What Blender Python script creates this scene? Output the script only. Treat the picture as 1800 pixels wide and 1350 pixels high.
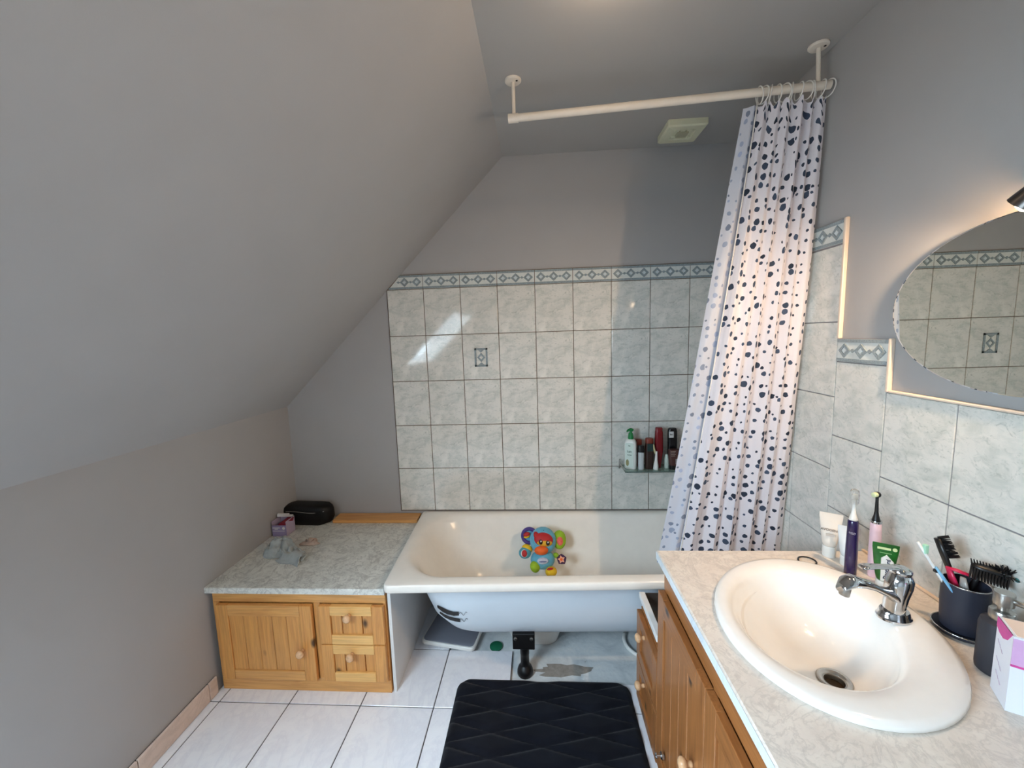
import bpy, bmesh, math, random
from mathutils import Vector, Matrix, noise as mnoise
random.seed(7)
for o in list(bpy.data.objects): bpy.data.objects.remove(o)
S = bpy.context.scene
COL = S.collection
PI = math.pi
# ------------------------------------------------------------------ camera
cd = bpy.data.cameras.new('camera'); cam = bpy.data.objects.new('camera', cd); COL.objects.link(cam)
R_ = Vector((0.997567, 0.062089, -0.031701)); U_ = Vector((0.023961, 0.121663, 0.992282)); W_ = Vector((-0.065467, 0.990628, -0.119879))
CP = Vector((0.817798, -2.214119, 1.524356))
mw = Matrix((R_, U_, -W_)).transposed().to_4x4(); mw.translation = CP
cam.matrix_world = mw
cd.sensor_fit = 'HORIZONTAL'; cd.sensor_width = 36; cd.lens = 710.62 / 1800 * 36; cd.clip_start = .02
S.camera = cam
# ------------------------------------------------------------------ light and exposure
S.view_settings.view_transform = 'Standard'; S.view_settings.look = 'None'
S.view_settings.gamma = 1; S.view_settings.use_curve_mapping = False
S.view_settings.exposure = 0.25
wd = bpy.data.worlds.new('sky'); S.world = wd; wd.use_nodes = True
wn = wd.node_tree.nodes; wk = wd.node_tree.links; bg = wn['Background']      # overcast sky above, dim ground below the horizon
tcw = wn.new('ShaderNodeTexCoord'); sx = wn.new('ShaderNodeSeparateXYZ'); rp = wn.new('ShaderNodeValToRGB')
wk.new(tcw.outputs['Generated'], sx.inputs[0]); mr = wn.new('ShaderNodeMapRange'); mr.inputs[1].default_value = -.5; mr.inputs[2].default_value = .5; wk.new(sx.outputs[2], mr.inputs[0]); wk.new(mr.outputs[0], rp.inputs[0]); wk.new(rp.outputs[0], bg.inputs[0])
rp.color_ramp.elements[0].position = .20; rp.color_ramp.elements[0].color = (.18, .20, .20, 1)
rp.color_ramp.elements[1].position = .36; rp.color_ramp.elements[1].color = (.54, .70, .80, 1)
ze = rp.color_ramp.elements.new(.95); ze.color = (.85, 1.08, 1.28, 1)
bg.inputs[1].default_value = 23.5
def lamp(name, kind, loc, energy, col, **k):
    d = bpy.data.lights.new(name, kind); d.energy = energy; d.color = col
    for a, v in k.items(): setattr(d, a, v)
    o = bpy.data.objects.new(name, d); COL.objects.link(o); o.location = loc
    return o
# daylight through the roof window in the sloped wall, left of the camera
sky = lamp('skylight_daylight', 'AREA', (-.32, -2.42, 1.55), 62, (.68, .85, 1), shape='RECTANGLE', size=.86, size_y=1.12, spread=math.radians(135))
sky.matrix_world = Matrix.Translation((-.317, -2.42, 1.547)) @ Vector((.7071, 0, -.7071)).to_track_quat('-Z', 'Y').to_matrix().to_4x4()
sky.data.cycles.is_portal = True        # the sky itself gives the light; the portal only guides sampling to the opening
# ceiling lamp just above the top edge of the picture (its globe is built below)
lamp('ceiling_lamp_light', 'POINT', (1.02, -1.10, 2.385), 1.3, (1, .76, .52), shadow_soft_size=.03)
# bulb of the spot over the mirror (its head is built below)
for p, a, e in (((1.753, -1.330, 1.7236), (-.34, .80, -.66), 17.5), ((1.703, -1.571, 1.757), (-.95, .22, .02), 11)):      # two reflector spots; the second is unseen and added to warm the slope
    o = lamp('mirror_lamp_light', 'SPOT', p, e, (1, .70, .44), shadow_soft_size=.018, spot_size=math.radians(136), spot_blend=.95)
    o.matrix_world = Matrix.Translation(p) @ Vector(a).to_track_quat('-Z', 'Y').to_matrix().to_4x4()
# ------------------------------------------------------------------ helpers: materials
def lin(c):
    return tuple(((v/255)/12.92 if v/255 <= .04045 else ((v/255+.055)/1.055)**2.4) for v in c) + (1,)
class NT:
    def __init__(s, name):
        s.m = bpy.data.materials.new(name); s.m.use_nodes = True; s.t = s.m.node_tree; s.p = s.t.nodes['Principled BSDF']
    def n(s, kind, **k):
        nd = s.t.nodes.new(kind)
        for a, v in k.items():
            if a.startswith('i_'):
                key = a[2:].replace('_', ' ')
                nd.inputs[int(key) if key.isdigit() else key].default_value = v
            else: setattr(nd, a, v)
        return nd
    def l(s, a, b): s.t.links.new(a, b)
    def obj(s, scale=(1,1,1)):
        tc = s.n('ShaderNodeTexCoord'); mp = s.n('ShaderNodeMapping'); mp.inputs['Scale'].default_value = scale
        s.l(tc.outputs['Object'], mp.inputs[0]); return mp.outputs[0]
    def noise(s, vec, scale, detail=4, rough=.55, dist=0):
        nd = s.n('ShaderNodeTexNoise'); nd.inputs['Scale'].default_value = scale; nd.inputs['Detail'].default_value = detail
        nd.inputs['Roughness'].default_value = rough; nd.inputs['Distortion'].default_value = dist; s.l(vec, nd.inputs['Vector']); return nd.outputs[0]
    def ramp(s, fac, stops):
        nd = s.n('ShaderNodeValToRGB'); e = nd.color_ramp.elements
        while len(e) < len(stops): e.new(.5)
        for x, (p, c) in zip(e, stops): x.position = p; x.color = c if len(c) == 4 else lin(c)
        s.l(fac, nd.inputs[0]); return nd.outputs[0]
    def mix(s, fac, a, b, mode='MIX'):
        nd = s.n('ShaderNodeMix', data_type='RGBA', blend_type=mode)
        for i, v in ((0, fac), (6, a), (7, b)):
            if isinstance(v, (int, float)): nd.inputs[i].default_value = v
            elif isinstance(v, tuple): nd.inputs[i].default_value = v if len(v) == 4 else lin(v)
            else: s.l(v, nd.inputs[i])
        return nd.outputs[2]
    def bump(s, h, strength=.2, dist=.002):
        nd = s.n('ShaderNodeBump'); nd.inputs['Strength'].default_value = strength; nd.inputs['Distance'].default_value = dist
        s.l(h, nd.inputs['Height']); s.l(nd.outputs[0], s.p.inputs['Normal'])
def M(name, col, rough=.5, metal=0, spec=.5, var=0, vs=20, bump=0, bs=200, bd=.001, coat=0, sheen=0, trans=0, emit=0, alpha=1):
    k = NT(name); p = k.p
    p.inputs['Base Color'].default_value = lin(col); p.inputs['Roughness'].default_value = rough; p.inputs['Metallic'].default_value = metal
    p.inputs['Specular IOR Level'].default_value = spec; p.inputs['Coat Weight'].default_value = coat; p.inputs['Sheen Weight'].default_value = sheen
    p.inputs['Transmission Weight'].default_value = trans
    v = k.obj()
    nz = k.noise(v, vs, 3)
    f = 1 - (var if var else .02); g = 1 + (var if var else .02)
    k.l(k.mix(nz, tuple(min(255, c*f) for c in col), tuple(min(255, c*g) for c in col)), p.inputs['Base Color'])
    if bump: k.bump(k.noise(v, bs, 3), bump, bd)
    if emit: p.inputs['Emission Color'].default_value = lin(col); p.inputs['Emission Strength'].default_value = emit
    return k.m
def pine(name, axis, light, dark, rough=.38, knots=True):
    k = NT(name); sc = [9, 9, 9]; sc[axis] = .9
    v = k.obj(tuple(sc)); n1 = k.noise(v, 2.2, 6, .6, 1.2)
    sc2 = [60, 60, 60]; sc2[axis] = 2.2
    n2 = k.noise(k.obj(tuple(sc2)), 2.5, 3, .6)
    c = k.ramp(n1, [(.3, dark), (.48, light), (.62, tuple(int(a*.93) for a in light)), (.78, dark)])
    c = k.mix(.35, c, k.ramp(n2, [(.3, tuple(int(a*.8) for a in dark)), (.6, light)]))
    if knots:
        sc3 = [9, 9, 9]; sc3[axis] = 5
        vo = k.n('ShaderNodeTexVoronoi'); vo.inputs['Scale'].default_value = .9; k.l(k.obj(tuple(sc3)), vo.inputs['Vector'])
        c = k.mix(k.ramp(vo.outputs['Distance'], [(.06, (1,1,1,1)), (.13, (0,0,0,1))]), c, tuple(int(a*.42) for a in dark))
    k.l(c, k.p.inputs['Base Color']); k.p.inputs['Roughness'].default_value = rough; k.p.inputs['Coat Weight'].default_value = .15
    k.bump(n2, .12, .001)
    return k.m
def marble(name, base, mid, vein, rough=.25, s=1):
    k = NT(name); v = k.obj((s, s, s))
    n1 = k.noise(v, 7, 8, .65, .8); n2 = k.noise(v, 22, 8, .7, 1.5); n3 = k.noise(v, 3.2, 10, .62, 2.2)
    c = k.ramp(n1, [(.35, mid), (.6, base)])
    c = k.mix(k.ramp(n3, [(.455, (0,0,0,1)), (.49, (.55,.55,.55,1)), (.525, (0,0,0,1))]), c, vein)
    c = k.mix(k.ramp(n2, [(.36, (.5,.5,.5,1)), (.5, (0,0,0,1))]), c, vein)
    k.l(c, k.p.inputs['Base Color']); k.p.inputs['Roughness'].default_value = rough
    return k.m
def tile_mat(name, base, mid, dark, rough=.12):
    k = NT(name); tc = k.n('ShaderNodeTexCoord'); oi = k.n('ShaderNodeObjectInfo')
    ad = k.n('ShaderNodeVectorMath', operation='MULTIPLY_ADD'); ad.inputs[1].default_value = (1, 1, 1)
    cm = k.n('ShaderNodeCombineXYZ'); ml = k.n('ShaderNodeMath', operation='MULTIPLY'); ml.inputs[1].default_value = .05
    k.l(oi.outputs['Random'], ml.inputs[0]); k.l(ml.outputs[0], cm.inputs[0]); k.l(ml.outputs[0], cm.inputs[2])
    k.l(tc.outputs['Object'], ad.inputs[0]); k.l(cm.outputs[0], ad.inputs[2])
    mp = k.n('ShaderNodeMapping'); mp.inputs['Scale'].default_value = (1, 1, 1.5); k.l(ad.outputs[0], mp.inputs[0]); v = mp.outputs[0]
    n1 = k.noise(v, 14, 6, .62, .6); n2 = k.noise(v, 38, 6, .7, 1.5); n3 = k.noise(v, 9, 4, .5, .8)
    c = k.ramp(n1, [(.36, mid), (.56, base)])
    c = k.mix(k.ramp(n2, [(.33, (.75,.75,.75,1)), (.47, (0,0,0,1))]), c, dark)
    c = k.mix(k.ramp(n3, [(.56, (0,0,0,1)), (.72, (.55,.55,.55,1))]), c, tuple(min(255, a+16) for a in base))
    k.l(c, k.p.inputs['Base Color']); k.p.inputs['Roughness'].default_value = rough
    k.p.inputs['Specular IOR Level'].default_value = .7; k.bump(k.noise(v, 60, 2), .02, .002)
    return k.m
# ------------------------------------------------------------------ helpers: geometry
def wloc(o):
    v = Vector((0,0,0))
    while o: v += o.location; o = o.parent
    return v
class B:
    def __init__(s): s.b = bmesh.new(); s.uv = None
    def box(s, lo, hi, bev=0, seg=2, mtx=None):
        r = bmesh.ops.create_cube(s.b, size=1); vs = r['verts']
        c = [(a+b)/2 for a, b in zip(lo, hi)]; d = [abs(b-a) for a, b in zip(lo, hi)]
        for v in vs: v.co = Vector((v.co.x*d[0]+c[0], v.co.y*d[1]+c[1], v.co.z*d[2]+c[2]))
        if bev:
            es = list({e for v in vs for e in v.link_edges})
            r = bmesh.ops.bevel(s.b, geom=es, offset=min(bev, min(d)*.45), segments=seg, affect='EDGES', profile=.5)
            vs = list({v for f in r['faces'] for v in f.verts} | {v for v in vs if v.is_valid})
        if mtx:
            for v in vs: v.co = mtx @ v.co
        return s
    def loft(s, loops, cap0=True, cap1=True, closed=True):
        vv = [[s.b.verts.new(p) for p in lp] for lp in loops]; n = len(loops[0])
        for a, b in zip(vv, vv[1:]):
            for i in range(n if closed else n-1):
                j = (i+1) % n
                try: s.b.faces.new((a[i], a[j], b[j], b[i]))
                except ValueError: pass
        if closed and cap0: s.b.faces.new(vv[0][::-1])
        if closed and cap1: s.b.faces.new(vv[-1])
        return vv
    def lathe(s, prof, c, ax=(0,0,1), n=24, cap0=True, cap1=True, sx=1, sy=1):
        ax = Vector(ax).normalized(); q = ax.to_track_quat('Z', 'Y'); c = Vector(c)
        loops = []
        for r, z in prof:
            loops.append([c + q @ Vector((max(r, 1e-5)*sx*math.cos(2*PI*i/n), max(r, 1e-5)*sy*math.sin(2*PI*i/n), z)) for i in range(n)])
        s.loft(loops, cap0, cap1); return s
    def tube(s, pts, r, n=10, cap=True, sq=1):
        pts = [Vector(p) for p in pts]; rr = r if isinstance(r, (list, tuple)) else [r]*len(pts)
        loops = []; up = None
        for i, p in enumerate(pts):
            t = (pts[min(i+1, len(pts)-1)] - pts[max(i-1, 0)]).normalized()
            if up is None:
                up = Vector((0,0,1)) if abs(t.z) < .9 else Vector((1,0,0))
            sd = t.cross(up).normalized(); up = sd.cross(t).normalized()
            loops.append([p + sd*rr[i]*math.cos(2*PI*k/n) + up*rr[i]*sq*math.sin(2*PI*k/n) for k in range(n)])
        s.loft(loops, cap, cap); return s
    def ring(s, c, ax, R, r, n=24, k=8, sx=1, a0=0, a1=2*PI):
        q = Vector(ax).normalized().to_track_quat('Z', 'Y'); c = Vector(c)
        full = abs(a1-a0-2*PI) < 1e-6
        loops = []
        for i in range(n + (0 if full else 1)):
            a = a0 + (a1-a0)*i/n
            loops.append([c + q @ Vector(((R+r*math.cos(2*PI*j/k))*math.cos(a)*sx, (R+r*math.cos(2*PI*j/k))*math.sin(a), r*math.sin(2*PI*j/k))) for j in range(k)])
        if full: loops.append(loops[0])
        s.loft(loops, not full, not full)
        if full: bmesh.ops.remove_doubles(s.b, verts=s.b.verts[:], dist=1e-6)
        return s
    def ball(s, c, r, mtx=None, u=20, v=14):
        rr = r if isinstance(r, (tuple, list)) else (r, r, r)
        res = bmesh.ops.create_uvsphere(s.b, u_segments=u, v_segments=v, radius=1)
        for x in res['verts']:
            p = Vector((x.co.x*rr[0], x.co.y*rr[1], x.co.z*rr[2]))
            if mtx: p = mtx @ p
            x.co = p + Vector(c)
        return s
    def prism(s, poly, f0, f1):
        """poly of (u,v); f0/f1 turn (u,v) into the near and far point"""
        a = [s.b.verts.new(f0(u, v)) for u, v in poly]; b = [s.b.verts.new(f1(u, v)) for u, v in poly]; n = len(poly)
        s.b.faces.new(a); s.b.faces.new(b[::-1])
        for i in range(n): s.b.faces.new((a[i], b[i], b[(i+1) % n], a[(i+1) % n]))
        return s
    def xf(s, m):
        for v in s.b.verts: v.co = m @ v.co
        return s
    def build(s, name, m, parent=None, smooth=False, loc=None):
        bmesh.ops.recalc_face_normals(s.b, faces=s.b.faces[:])
        me = bpy.data.meshes.new(name)
        o = bpy.data.objects.new(name, me); COL.objects.link(o)
        base = wloc(parent) if parent else Vector((0,0,0))
        if loc is not None:
            o.location = Vector(loc) - base; base = Vector(loc)
        for v in s.b.verts: v.co -= base
        s.b.to_mesh(me); s.b.free(); me.materials.append(m)
        if smooth:
            for p in me.polygons: p.use_smooth = True
            if smooth != 'all':
                md = o.modifiers.new('edges', 'EDGE_SPLIT'); md.split_angle = math.radians(38)
        if parent: o.parent = parent
        return o
def thing(name, label, cat, loc, group=None):
    o = bpy.data.objects.new(name, None); COL.objects.link(o); o.location = loc; o.empty_display_size = .05
    o['label'] = label; o['category'] = cat
    if group: o['group'] = group
    return o
def tag(o, label, cat, group=None):
    o['label'] = label; o['category'] = cat
    if group: o['group'] = group
    return o
def struct(o, label=None):
    o['kind'] = 'structure'
    if label: o['label'] = label
    return o
def piece(name, me_src, loc, parent, m=None):
    """another object sharing the mesh of me_src, at a world place, under parent"""
    o = me_src.copy(); COL.objects.link(o); o.parent = parent; o.location = Vector(loc) - wloc(parent); o.name = name
    return o
def boxes(lst, name, m, parent, bev=0, seg=1):
    for lo, hi in lst: o = B().box(lo, hi, bev, seg).build(name, m, parent)
    return o
def text(name, s, size, m, parent, org, ux, uy, off=0.0, align='CENTER', sx=1, label=None):
    cu = bpy.data.curves.new(name, 'FONT'); cu.body = s; cu.size = size; cu.align_x = align; cu.align_y = 'CENTER'
    cu.extrude = .0002; cu.offset = off; cu.resolution_u = 3
    t = bpy.data.objects.new(name+'_tmp', cu); COL.objects.link(t)
    dg = bpy.context.evaluated_depsgraph_get(); me = bpy.data.meshes.new_from_object(t.evaluated_get(dg))
    bpy.data.objects.remove(t); bpy.data.curves.remove(cu)
    ux = Vector(ux).normalized(); uz = ux.cross(Vector(uy)).normalized(); uy = uz.cross(ux)
    mt = Matrix((ux*sx, uy, uz)).transposed().to_4x4(); mt.translation = Vector(org) - (wloc(parent) if parent else Vector())
    me.transform(mt); me.materials.clear(); me.materials.append(m); me.name = name
    o = bpy.data.objects.new(name, me); COL.objects.link(o)
    if parent: o.parent = parent
    if label: o['label'] = label
    return o
def rrect(x0, x1, y0, y1, r, z, n=12):
    """rounded rectangle loop, 4*n points"""
    r = min(r, (x1-x0)/2-1e-4, (y1-y0)/2-1e-4); P = []
    for cx, cy, a in ((x1-r, y1-r, 0), (x0+r, y1-r, PI/2), (x0+r, y0+r, PI), (x1-r, y0+r, 1.5*PI)):
        for i in range(n):
            t = a + PI/2*i/(n-1); P.append(Vector((cx+r*math.cos(t), cy+r*math.sin(t), z)))
    return P
# ------------------------------------------------------------------ materials
m_wall = M('grey_wall_paint', (173, 171, 170), .62, spec=.3, var=.025, vs=3, bump=.12, bs=420, bd=.0008)
m_ceil = M('grey_ceiling_paint', (172, 169, 166), .55, spec=.35, var=.02, vs=3, bump=.1, bs=420, bd=.0008)
m_tile = tile_mat('mottled_wall_tile', (226, 224, 217), (203, 206, 199), (178, 183, 176), .07)
m_grout_b = M('brown_grout', (112, 96, 82), .9, var=.1, vs=40)
m_grout_r = M('grey_grout', (140, 136, 138), .9, var=.1, vs=40)
m_border = M('border_glaze', (216, 220, 216), .15, var=.06, vs=50)
m_motif = M('motif_grey_blue', (134, 146, 150), .2, var=.3, vs=220)
m_motif2 = M('motif_pale', (205, 216, 220), .18, var=.08, vs=80)
m_trim = M('cream_tile_edge', (226, 208, 190), .4, var=.05)
m_floor = marble('white_floor_tile', (242, 242, 244), (236, 236, 240), (226, 226, 232), .13, .6)
m_fgrout = M('dark_floor_grout', (74, 72, 74), .95, var=.1)
m_skirt = marble('beige_skirting_tile', (226, 206, 192), (216, 196, 182), (205, 186, 172), .3, 1.2)
def concrete():
    k = NT('bare_concrete'); v = k.obj()
    n1 = k.noise(v, 9, 8, .65, .6); n2 = k.noise(v, 5, 10, .7, .4); n3 = k.noise(v, 60, 4)
    c = k.ramp(n1, [(.3, (188, 194, 196)), (.55, (214, 218, 218)), (.72, (226, 226, 222))])
    c = k.mix(k.ramp(n2, [(.63, (0,0,0,1)), (.66, (.8,.8,.8,1))]), c, (104, 100, 96))
    k.l(c, k.p.inputs['Base Color']); k.p.inputs['Roughness'].default_value = .85; k.bump(n3, .5, .003)
    return k.m
m_conc = concrete()
m_enamel = M('white_enamel', (246, 240, 230), .2, spec=.5)
m_enamel_daylit = M('daylit_enamel_outside', (222, 232, 240), .3, var=.02, vs=6)  # same tub enamel, with the bluish daylight on its outside put into the colour
m_ceramic = M('white_ceramic', (246, 243, 238), .11, spec=.5, coat=.2)
m_laminate = marble('marble_laminate', (232, 223, 212), (222, 211, 200), (196, 187, 177), .3, 2.2)
m_lam_left = marble('grey_marble_laminate', (232, 232, 224), (212, 212, 204), (160, 158, 152), .3, 2.0)
m_lam_daylit = marble('daylit_laminate_edge', (226, 234, 238), (216, 226, 232), (200, 208, 214), .3, 1)  # worktop laminate with the bluish daylight on its front edge painted in
m_melamine = M('white_melamine', (226, 226, 224), .4)
m_px = pine('pine_along_x', 0, (224, 164, 94), (196, 130, 66))
m_py = pine('pine_along_y', 1, (192, 134, 80), (160, 102, 54))
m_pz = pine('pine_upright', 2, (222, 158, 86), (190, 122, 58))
m_pxl = pine('pale_pine_rail', 0, (240, 188, 114), (218, 160, 90), knots=False)
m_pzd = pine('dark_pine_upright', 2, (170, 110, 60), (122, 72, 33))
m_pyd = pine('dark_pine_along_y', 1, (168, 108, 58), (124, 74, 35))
m_knob = pine('pine_knob', 1, (228, 182, 138), (212, 164, 118), .25, False)
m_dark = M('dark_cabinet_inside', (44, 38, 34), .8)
m_black = M('black_plastic', (16, 16, 18), .35)
m_blackm = M('black_painted_metal', (14, 14, 15), .4)
m_chrome = M('chrome', (200, 202, 204), .06, metal=1)
m_steel = M('brushed_steel', (176, 174, 170), .28, metal=1, var=.06, vs=200)
m_white_p = M('white_plastic', (232, 230, 224), .35)
m_cream_paint = M('cream_painted_metal', (230, 220, 206), .35, var=.03, vs=30)
m_navy = M('navy_matt', (30, 36, 50), .6)
# ------------------------------------------------------------------ the room
XL, XR, ZC, YF = -.635, 1.828, 2.447, -3.5
SL = 1.79                         # sloped wall: z = x + SL
xs = ZC - SL
wb = B().prism([(XL-.1, -.1), (XR+.1, -.1), (XR+.1, ZC+.1), (xs+.05, ZC+.1), (XL-.1, XL+SL-.05)], lambda u, v: (u, .007, v), lambda u, v: (u, .1, v)).build('wall_back', m_wall)
struct(wb, 'grey painted end wall behind the bathtub, tiled to head height')
wl = struct(B().box((XL-.1, YF, -.05), (XL, .007, XL+SL)).build('wall_left', m_wall), 'grey knee wall under the roof slope')
wr = struct(B().box((XR, YF, -.05), (XR+.1, .007, ZC)).build('wall_right', m_wall), 'grey wall behind the washbasin, tiled in steps')
wf = struct(B().box((XL-.1, YF-.1, -.05), (XR+.1, YF, ZC+.1)).build('wall_front', m_wall))
ce = struct(B().box((xs-.02, YF, ZC), (XR+.1, .007, ZC+.08)).build('ceiling', m_ceil), 'flat grey ceiling above the bath')
# sloped wall with the roof window opening
HY0, HY1, HZ0, HZ1 = -3.0, -1.84, 1.20, 1.82
def sl(u, v): return Vector((v-SL, u, v))            # (y, z) on the slope
off = Vector((-.7071, 0, .7071))
b = B()
for y0, y1, z0, z1 in ((YF, HY0, XL+SL, ZC), (HY1, .007, XL+SL, ZC), (HY0, HY1, XL+SL, HZ0), (HY0, HY1, HZ1, ZC)):
    b.prism([(y0, z0), (y1, z0), (y1, z1), (y0, z1)], lambda u, v: sl(u, v), lambda u, v: sl(u, v)+off*.16)
struct(b.build('wall_slope', m_wall), 'sloping grey attic wall on the left side')
w1 = struct(B().prism([(HY0, HZ0), (HY1, HZ0), (HY1, HZ0+.045), (HY0, HZ0+.045)], lambda u, v: sl(u, v)+off*.0, lambda u, v: sl(u, v)+off*.05).build('window_1', m_white_p), 'roof window in the sloped wall')
for nm, (y0, y1, z0, z1) in (('window_frame', (HY0, HY1, HZ1-.045, HZ1)), ('window_frame', (HY0, HY0+.06, HZ0, HZ1)), ('window_frame', (HY1-.06, HY1, HZ0, HZ1))):
    B().prism([(y0, z0), (y1, z0), (y1, z1), (y0, z1)], lambda u, v: sl(u, v)+off*.0, lambda u, v: sl(u, v)+off*.05).build(nm, m_white_p, w1)
kg = NT('window_glass'); kg.t.nodes.remove(kg.p)
tr = kg.n('ShaderNodeBsdfTransparent'); gl = kg.n('ShaderNodeBsdfGlossy'); gl.inputs['Roughness'].default_value = .02; mx = kg.n('ShaderNodeMixShader'); mx.inputs[0].default_value = .06
kg.l(tr.outputs[0], mx.inputs[1]); kg.l(gl.outputs[0], mx.inputs[2]); kg.l(mx.outputs[0], kg.t.nodes['Material Output'].inputs[0])
B().prism([(HY0, HZ0), (HY1, HZ0), (HY1, HZ1), (HY0, HZ1)], lambda u, v: sl(u, v)+off*.02, lambda u, v: sl(u, v)+off*.026).build('window_pane', kg.m, w1)
# floor: concrete slab, grout bed, tiles
fl = struct(B().box((XL-.1, YF, -.1), (XR+.1, .007, -.012)).build('floor', m_conc), 'white tiled floor with a patch of bare concrete under the bath')
P = .312; X0 = .0385; Y0 = -.735
b = B(); ft = {}
for i in range(-3, 6):
    for j in range(-4, 3):
        x0, x1 = X0+P*i, X0+P*(i+1); y0, y1 = Y0+P*j, Y0+P*(j+1)
        x0 = max(x0, XL); x1 = min(x1, XR)
        if j == 1 and i >= 1: continue
        if j == 2: continue
        if j == 0 and i >= 2: y1 = -.598
        if x1-x0 < .02: continue
        b.box((x0, y0, -.0121), (x1, y1, -.003))
        key = (round(x1-x0, 3), round(y1-y0, 3)); g = .0022
        cx, cy = (x0+x1)/2, (y0+y1)/2
        if key not in ft:
            ft[key] = B().box((x0+g, y0+g, -.0115), (x1-g, y1-g, 0), .0012, 1).build('floor_tile', m_floor, fl, loc=(cx, cy, -.006))
        else: piece('floor_tile', ft[key], (cx, cy, -.006), fl)
b.build('grout', m_fgrout, fl)
rnd = random.Random(11); pat = []
for i in range(26):
    a = 2*PI*i/26; k_ = .75+.5*rnd.random(); pat.append((.905+.125*math.cos(a)*k_, -.520+.036*math.sin(a)*k_))
B().prism(pat, lambda u, v: (u, v, -.0105), lambda u, v: (u, v, -.0125)).build('mortar_patch', M('brown_grey_mortar', (142, 136, 128), .95, var=.2, vs=60), fl)
# skirting tiles along the knee wall
sk = struct(B().box((XL, YF, 0), (XL+.004, -.69, .078)).build('baseboard_left', m_fgrout))
y = -.69; L = [.045] + [.312]*9
for q in L:
    y1 = max(y-q, YF)
    B().box((XL+.003, y1+.0015, .001), (XL+.013, y-.0015, .080), .002, 1).build('skirting_tile', m_skirt, sk, loc=(XL, (y+y1)/2, .04)); y = y1
    if y <= YF+.01: break
# wall tiles, end wall
TX, TZ = .2025, .2525; ZT = 1.79
B().box((-.003, .003, ZT-5*TZ-.004), (1.828, .0075, ZT+.079)).build('grout', m_grout_b, wb)
def diamonds(face, c, par, hw=.0255, hh=.0245):
    """relief rhombus ring with a bead; face(u,v,d) -> world"""
    b = B(); o_ = [(hw, 0), (0, hh), (-hw, 0), (0, -hh)]
    def lp(k, d): return [face(c[0]+u*k, c[1]+v*k, d) for u, v in o_]
    b.loft([lp(1, 0), lp(.95, .003), lp(.54, .003), lp(.48, .0005)], False, False)
    return b.build('diamond', m_motif, par)
def border(face, u0, u1, v0, v1, par, clip=None, mat=m_border):
    """one border tile with its relief; face(u,v,d) with d proud of the wall"""
    g = .0015
    poly = [(u0+g, v0+g), (u1-g, v0+g), (u1-g, v1-g), (u0+g, v1-g)]
    if clip: poly = clip
    t = B().prism(poly, lambda u, v: face(u, v, .0), lambda u, v: face(u, v, -.006)).build('border_tile', mat, par)
    b = B()
    ua = u0+g if not clip else u0+.012
    for va, h in ((v0+.002, .0105), (v1-.0125, .0105)):
        uu = ua + (.045 if clip and va > (v0+v1)/2 else 0)
        b.prism([(uu, va), (u1-g, va), (u1-g, va+h), (uu, va+h)], lambda u, v: face(u, v, .0022), lambda u, v: face(u, v, -.001))
    b.build('edging', m_motif, t)
    vm = (v0+v1)/2; n = 3
    for i in range(n):
        uc = u0 + (u1-u0)*(i+.5)/n
        if clip and i == 0: continue
        diamonds(face, (uc, vm), t)
        bb = B(); bb.prism([(uc+.0095, vm), (uc, vm+.0095), (uc-.0095, vm), (uc, vm-.0095)], lambda u, v: face(u, v, .003), lambda u, v: face(u, v, -.001)); bb.build('bead', m_motif2, t)
    b = B()
    for i in range(n+1):
        uc = u0 + (u1-u0)*i/n
        if i in (0, n) : continue
        b.prism([(uc+.010, vm), (uc, vm+.007), (uc-.010, vm), (uc, vm-.007)], lambda u, v: face(u, v, .002), lambda u, v: face(u, v, -.001))
    b.build('small_diamond', m_motif, t)
    return t
fb = lambda u, v, d: Vector((u, -d, v))
t0 = None; g = .0016; tiles_b = {}
for j in range(5):
    for i in range(9):
        x0 = i*TX; z1 = ZT - j*TZ; cx, cz = x0+TX/2, z1-TZ/2
        if t0 is None:
            t0 = B().box((x0+g, 0, z1-TZ+g), (x0+TX-g, .006, z1-g), .0018, 2).build('wall_tile', m_tile, wb, loc=(cx, 0, cz)); tiles_b[(j, i)] = t0
        else: tiles_b[(j, i)] = piece('wall_tile', t0, (cx, 0, cz), wb)
t = tiles_b[(1, 2)]; t.name = 'motif_tile'; t['label'] = 'tile with a small blue-grey diamond motif in a frame'
u0, u1, v0, v1 = .470, .542, 1.357, 1.459
b = B()
for r in ((u0, u1, v0, v0+.010), (u0, u1, v1-.010, v1), (u0, u0+.010, v0, v1), (u1-.010, u1, v0, v1)):
    b.box((r[0], -.0025, r[2]), (r[1], .001, r[3]))
b.build('motif_frame', m_motif, t)
diamonds(fb, ((u0+u1)/2, (v0+v1)/2), t, .022, .026)
b = B()
for s_ in (-1, 1):
    vc = (v0+v1)/2+s_*.034; uc = (u0+u1)/2
    b.prism([(uc-.016, vc+s_*.006), (uc, vc-s_*.007), (uc+.016, vc+s_*.006)], lambda u, v: fb(u, v, .0025), lambda u, v: fb(u, v, -.001))
b.build('small_diamond', m_motif, t)
for i in range(9):
    clip = [(.010, ZT+.0015), (TX-.0015, ZT+.0015), (TX-.0015, ZT+.0755), (.079, ZT+.0755)] if i == 0 else None
    border(fb, i*TX, (i+1)*TX, ZT, ZT+.077, wb, clip)
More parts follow.
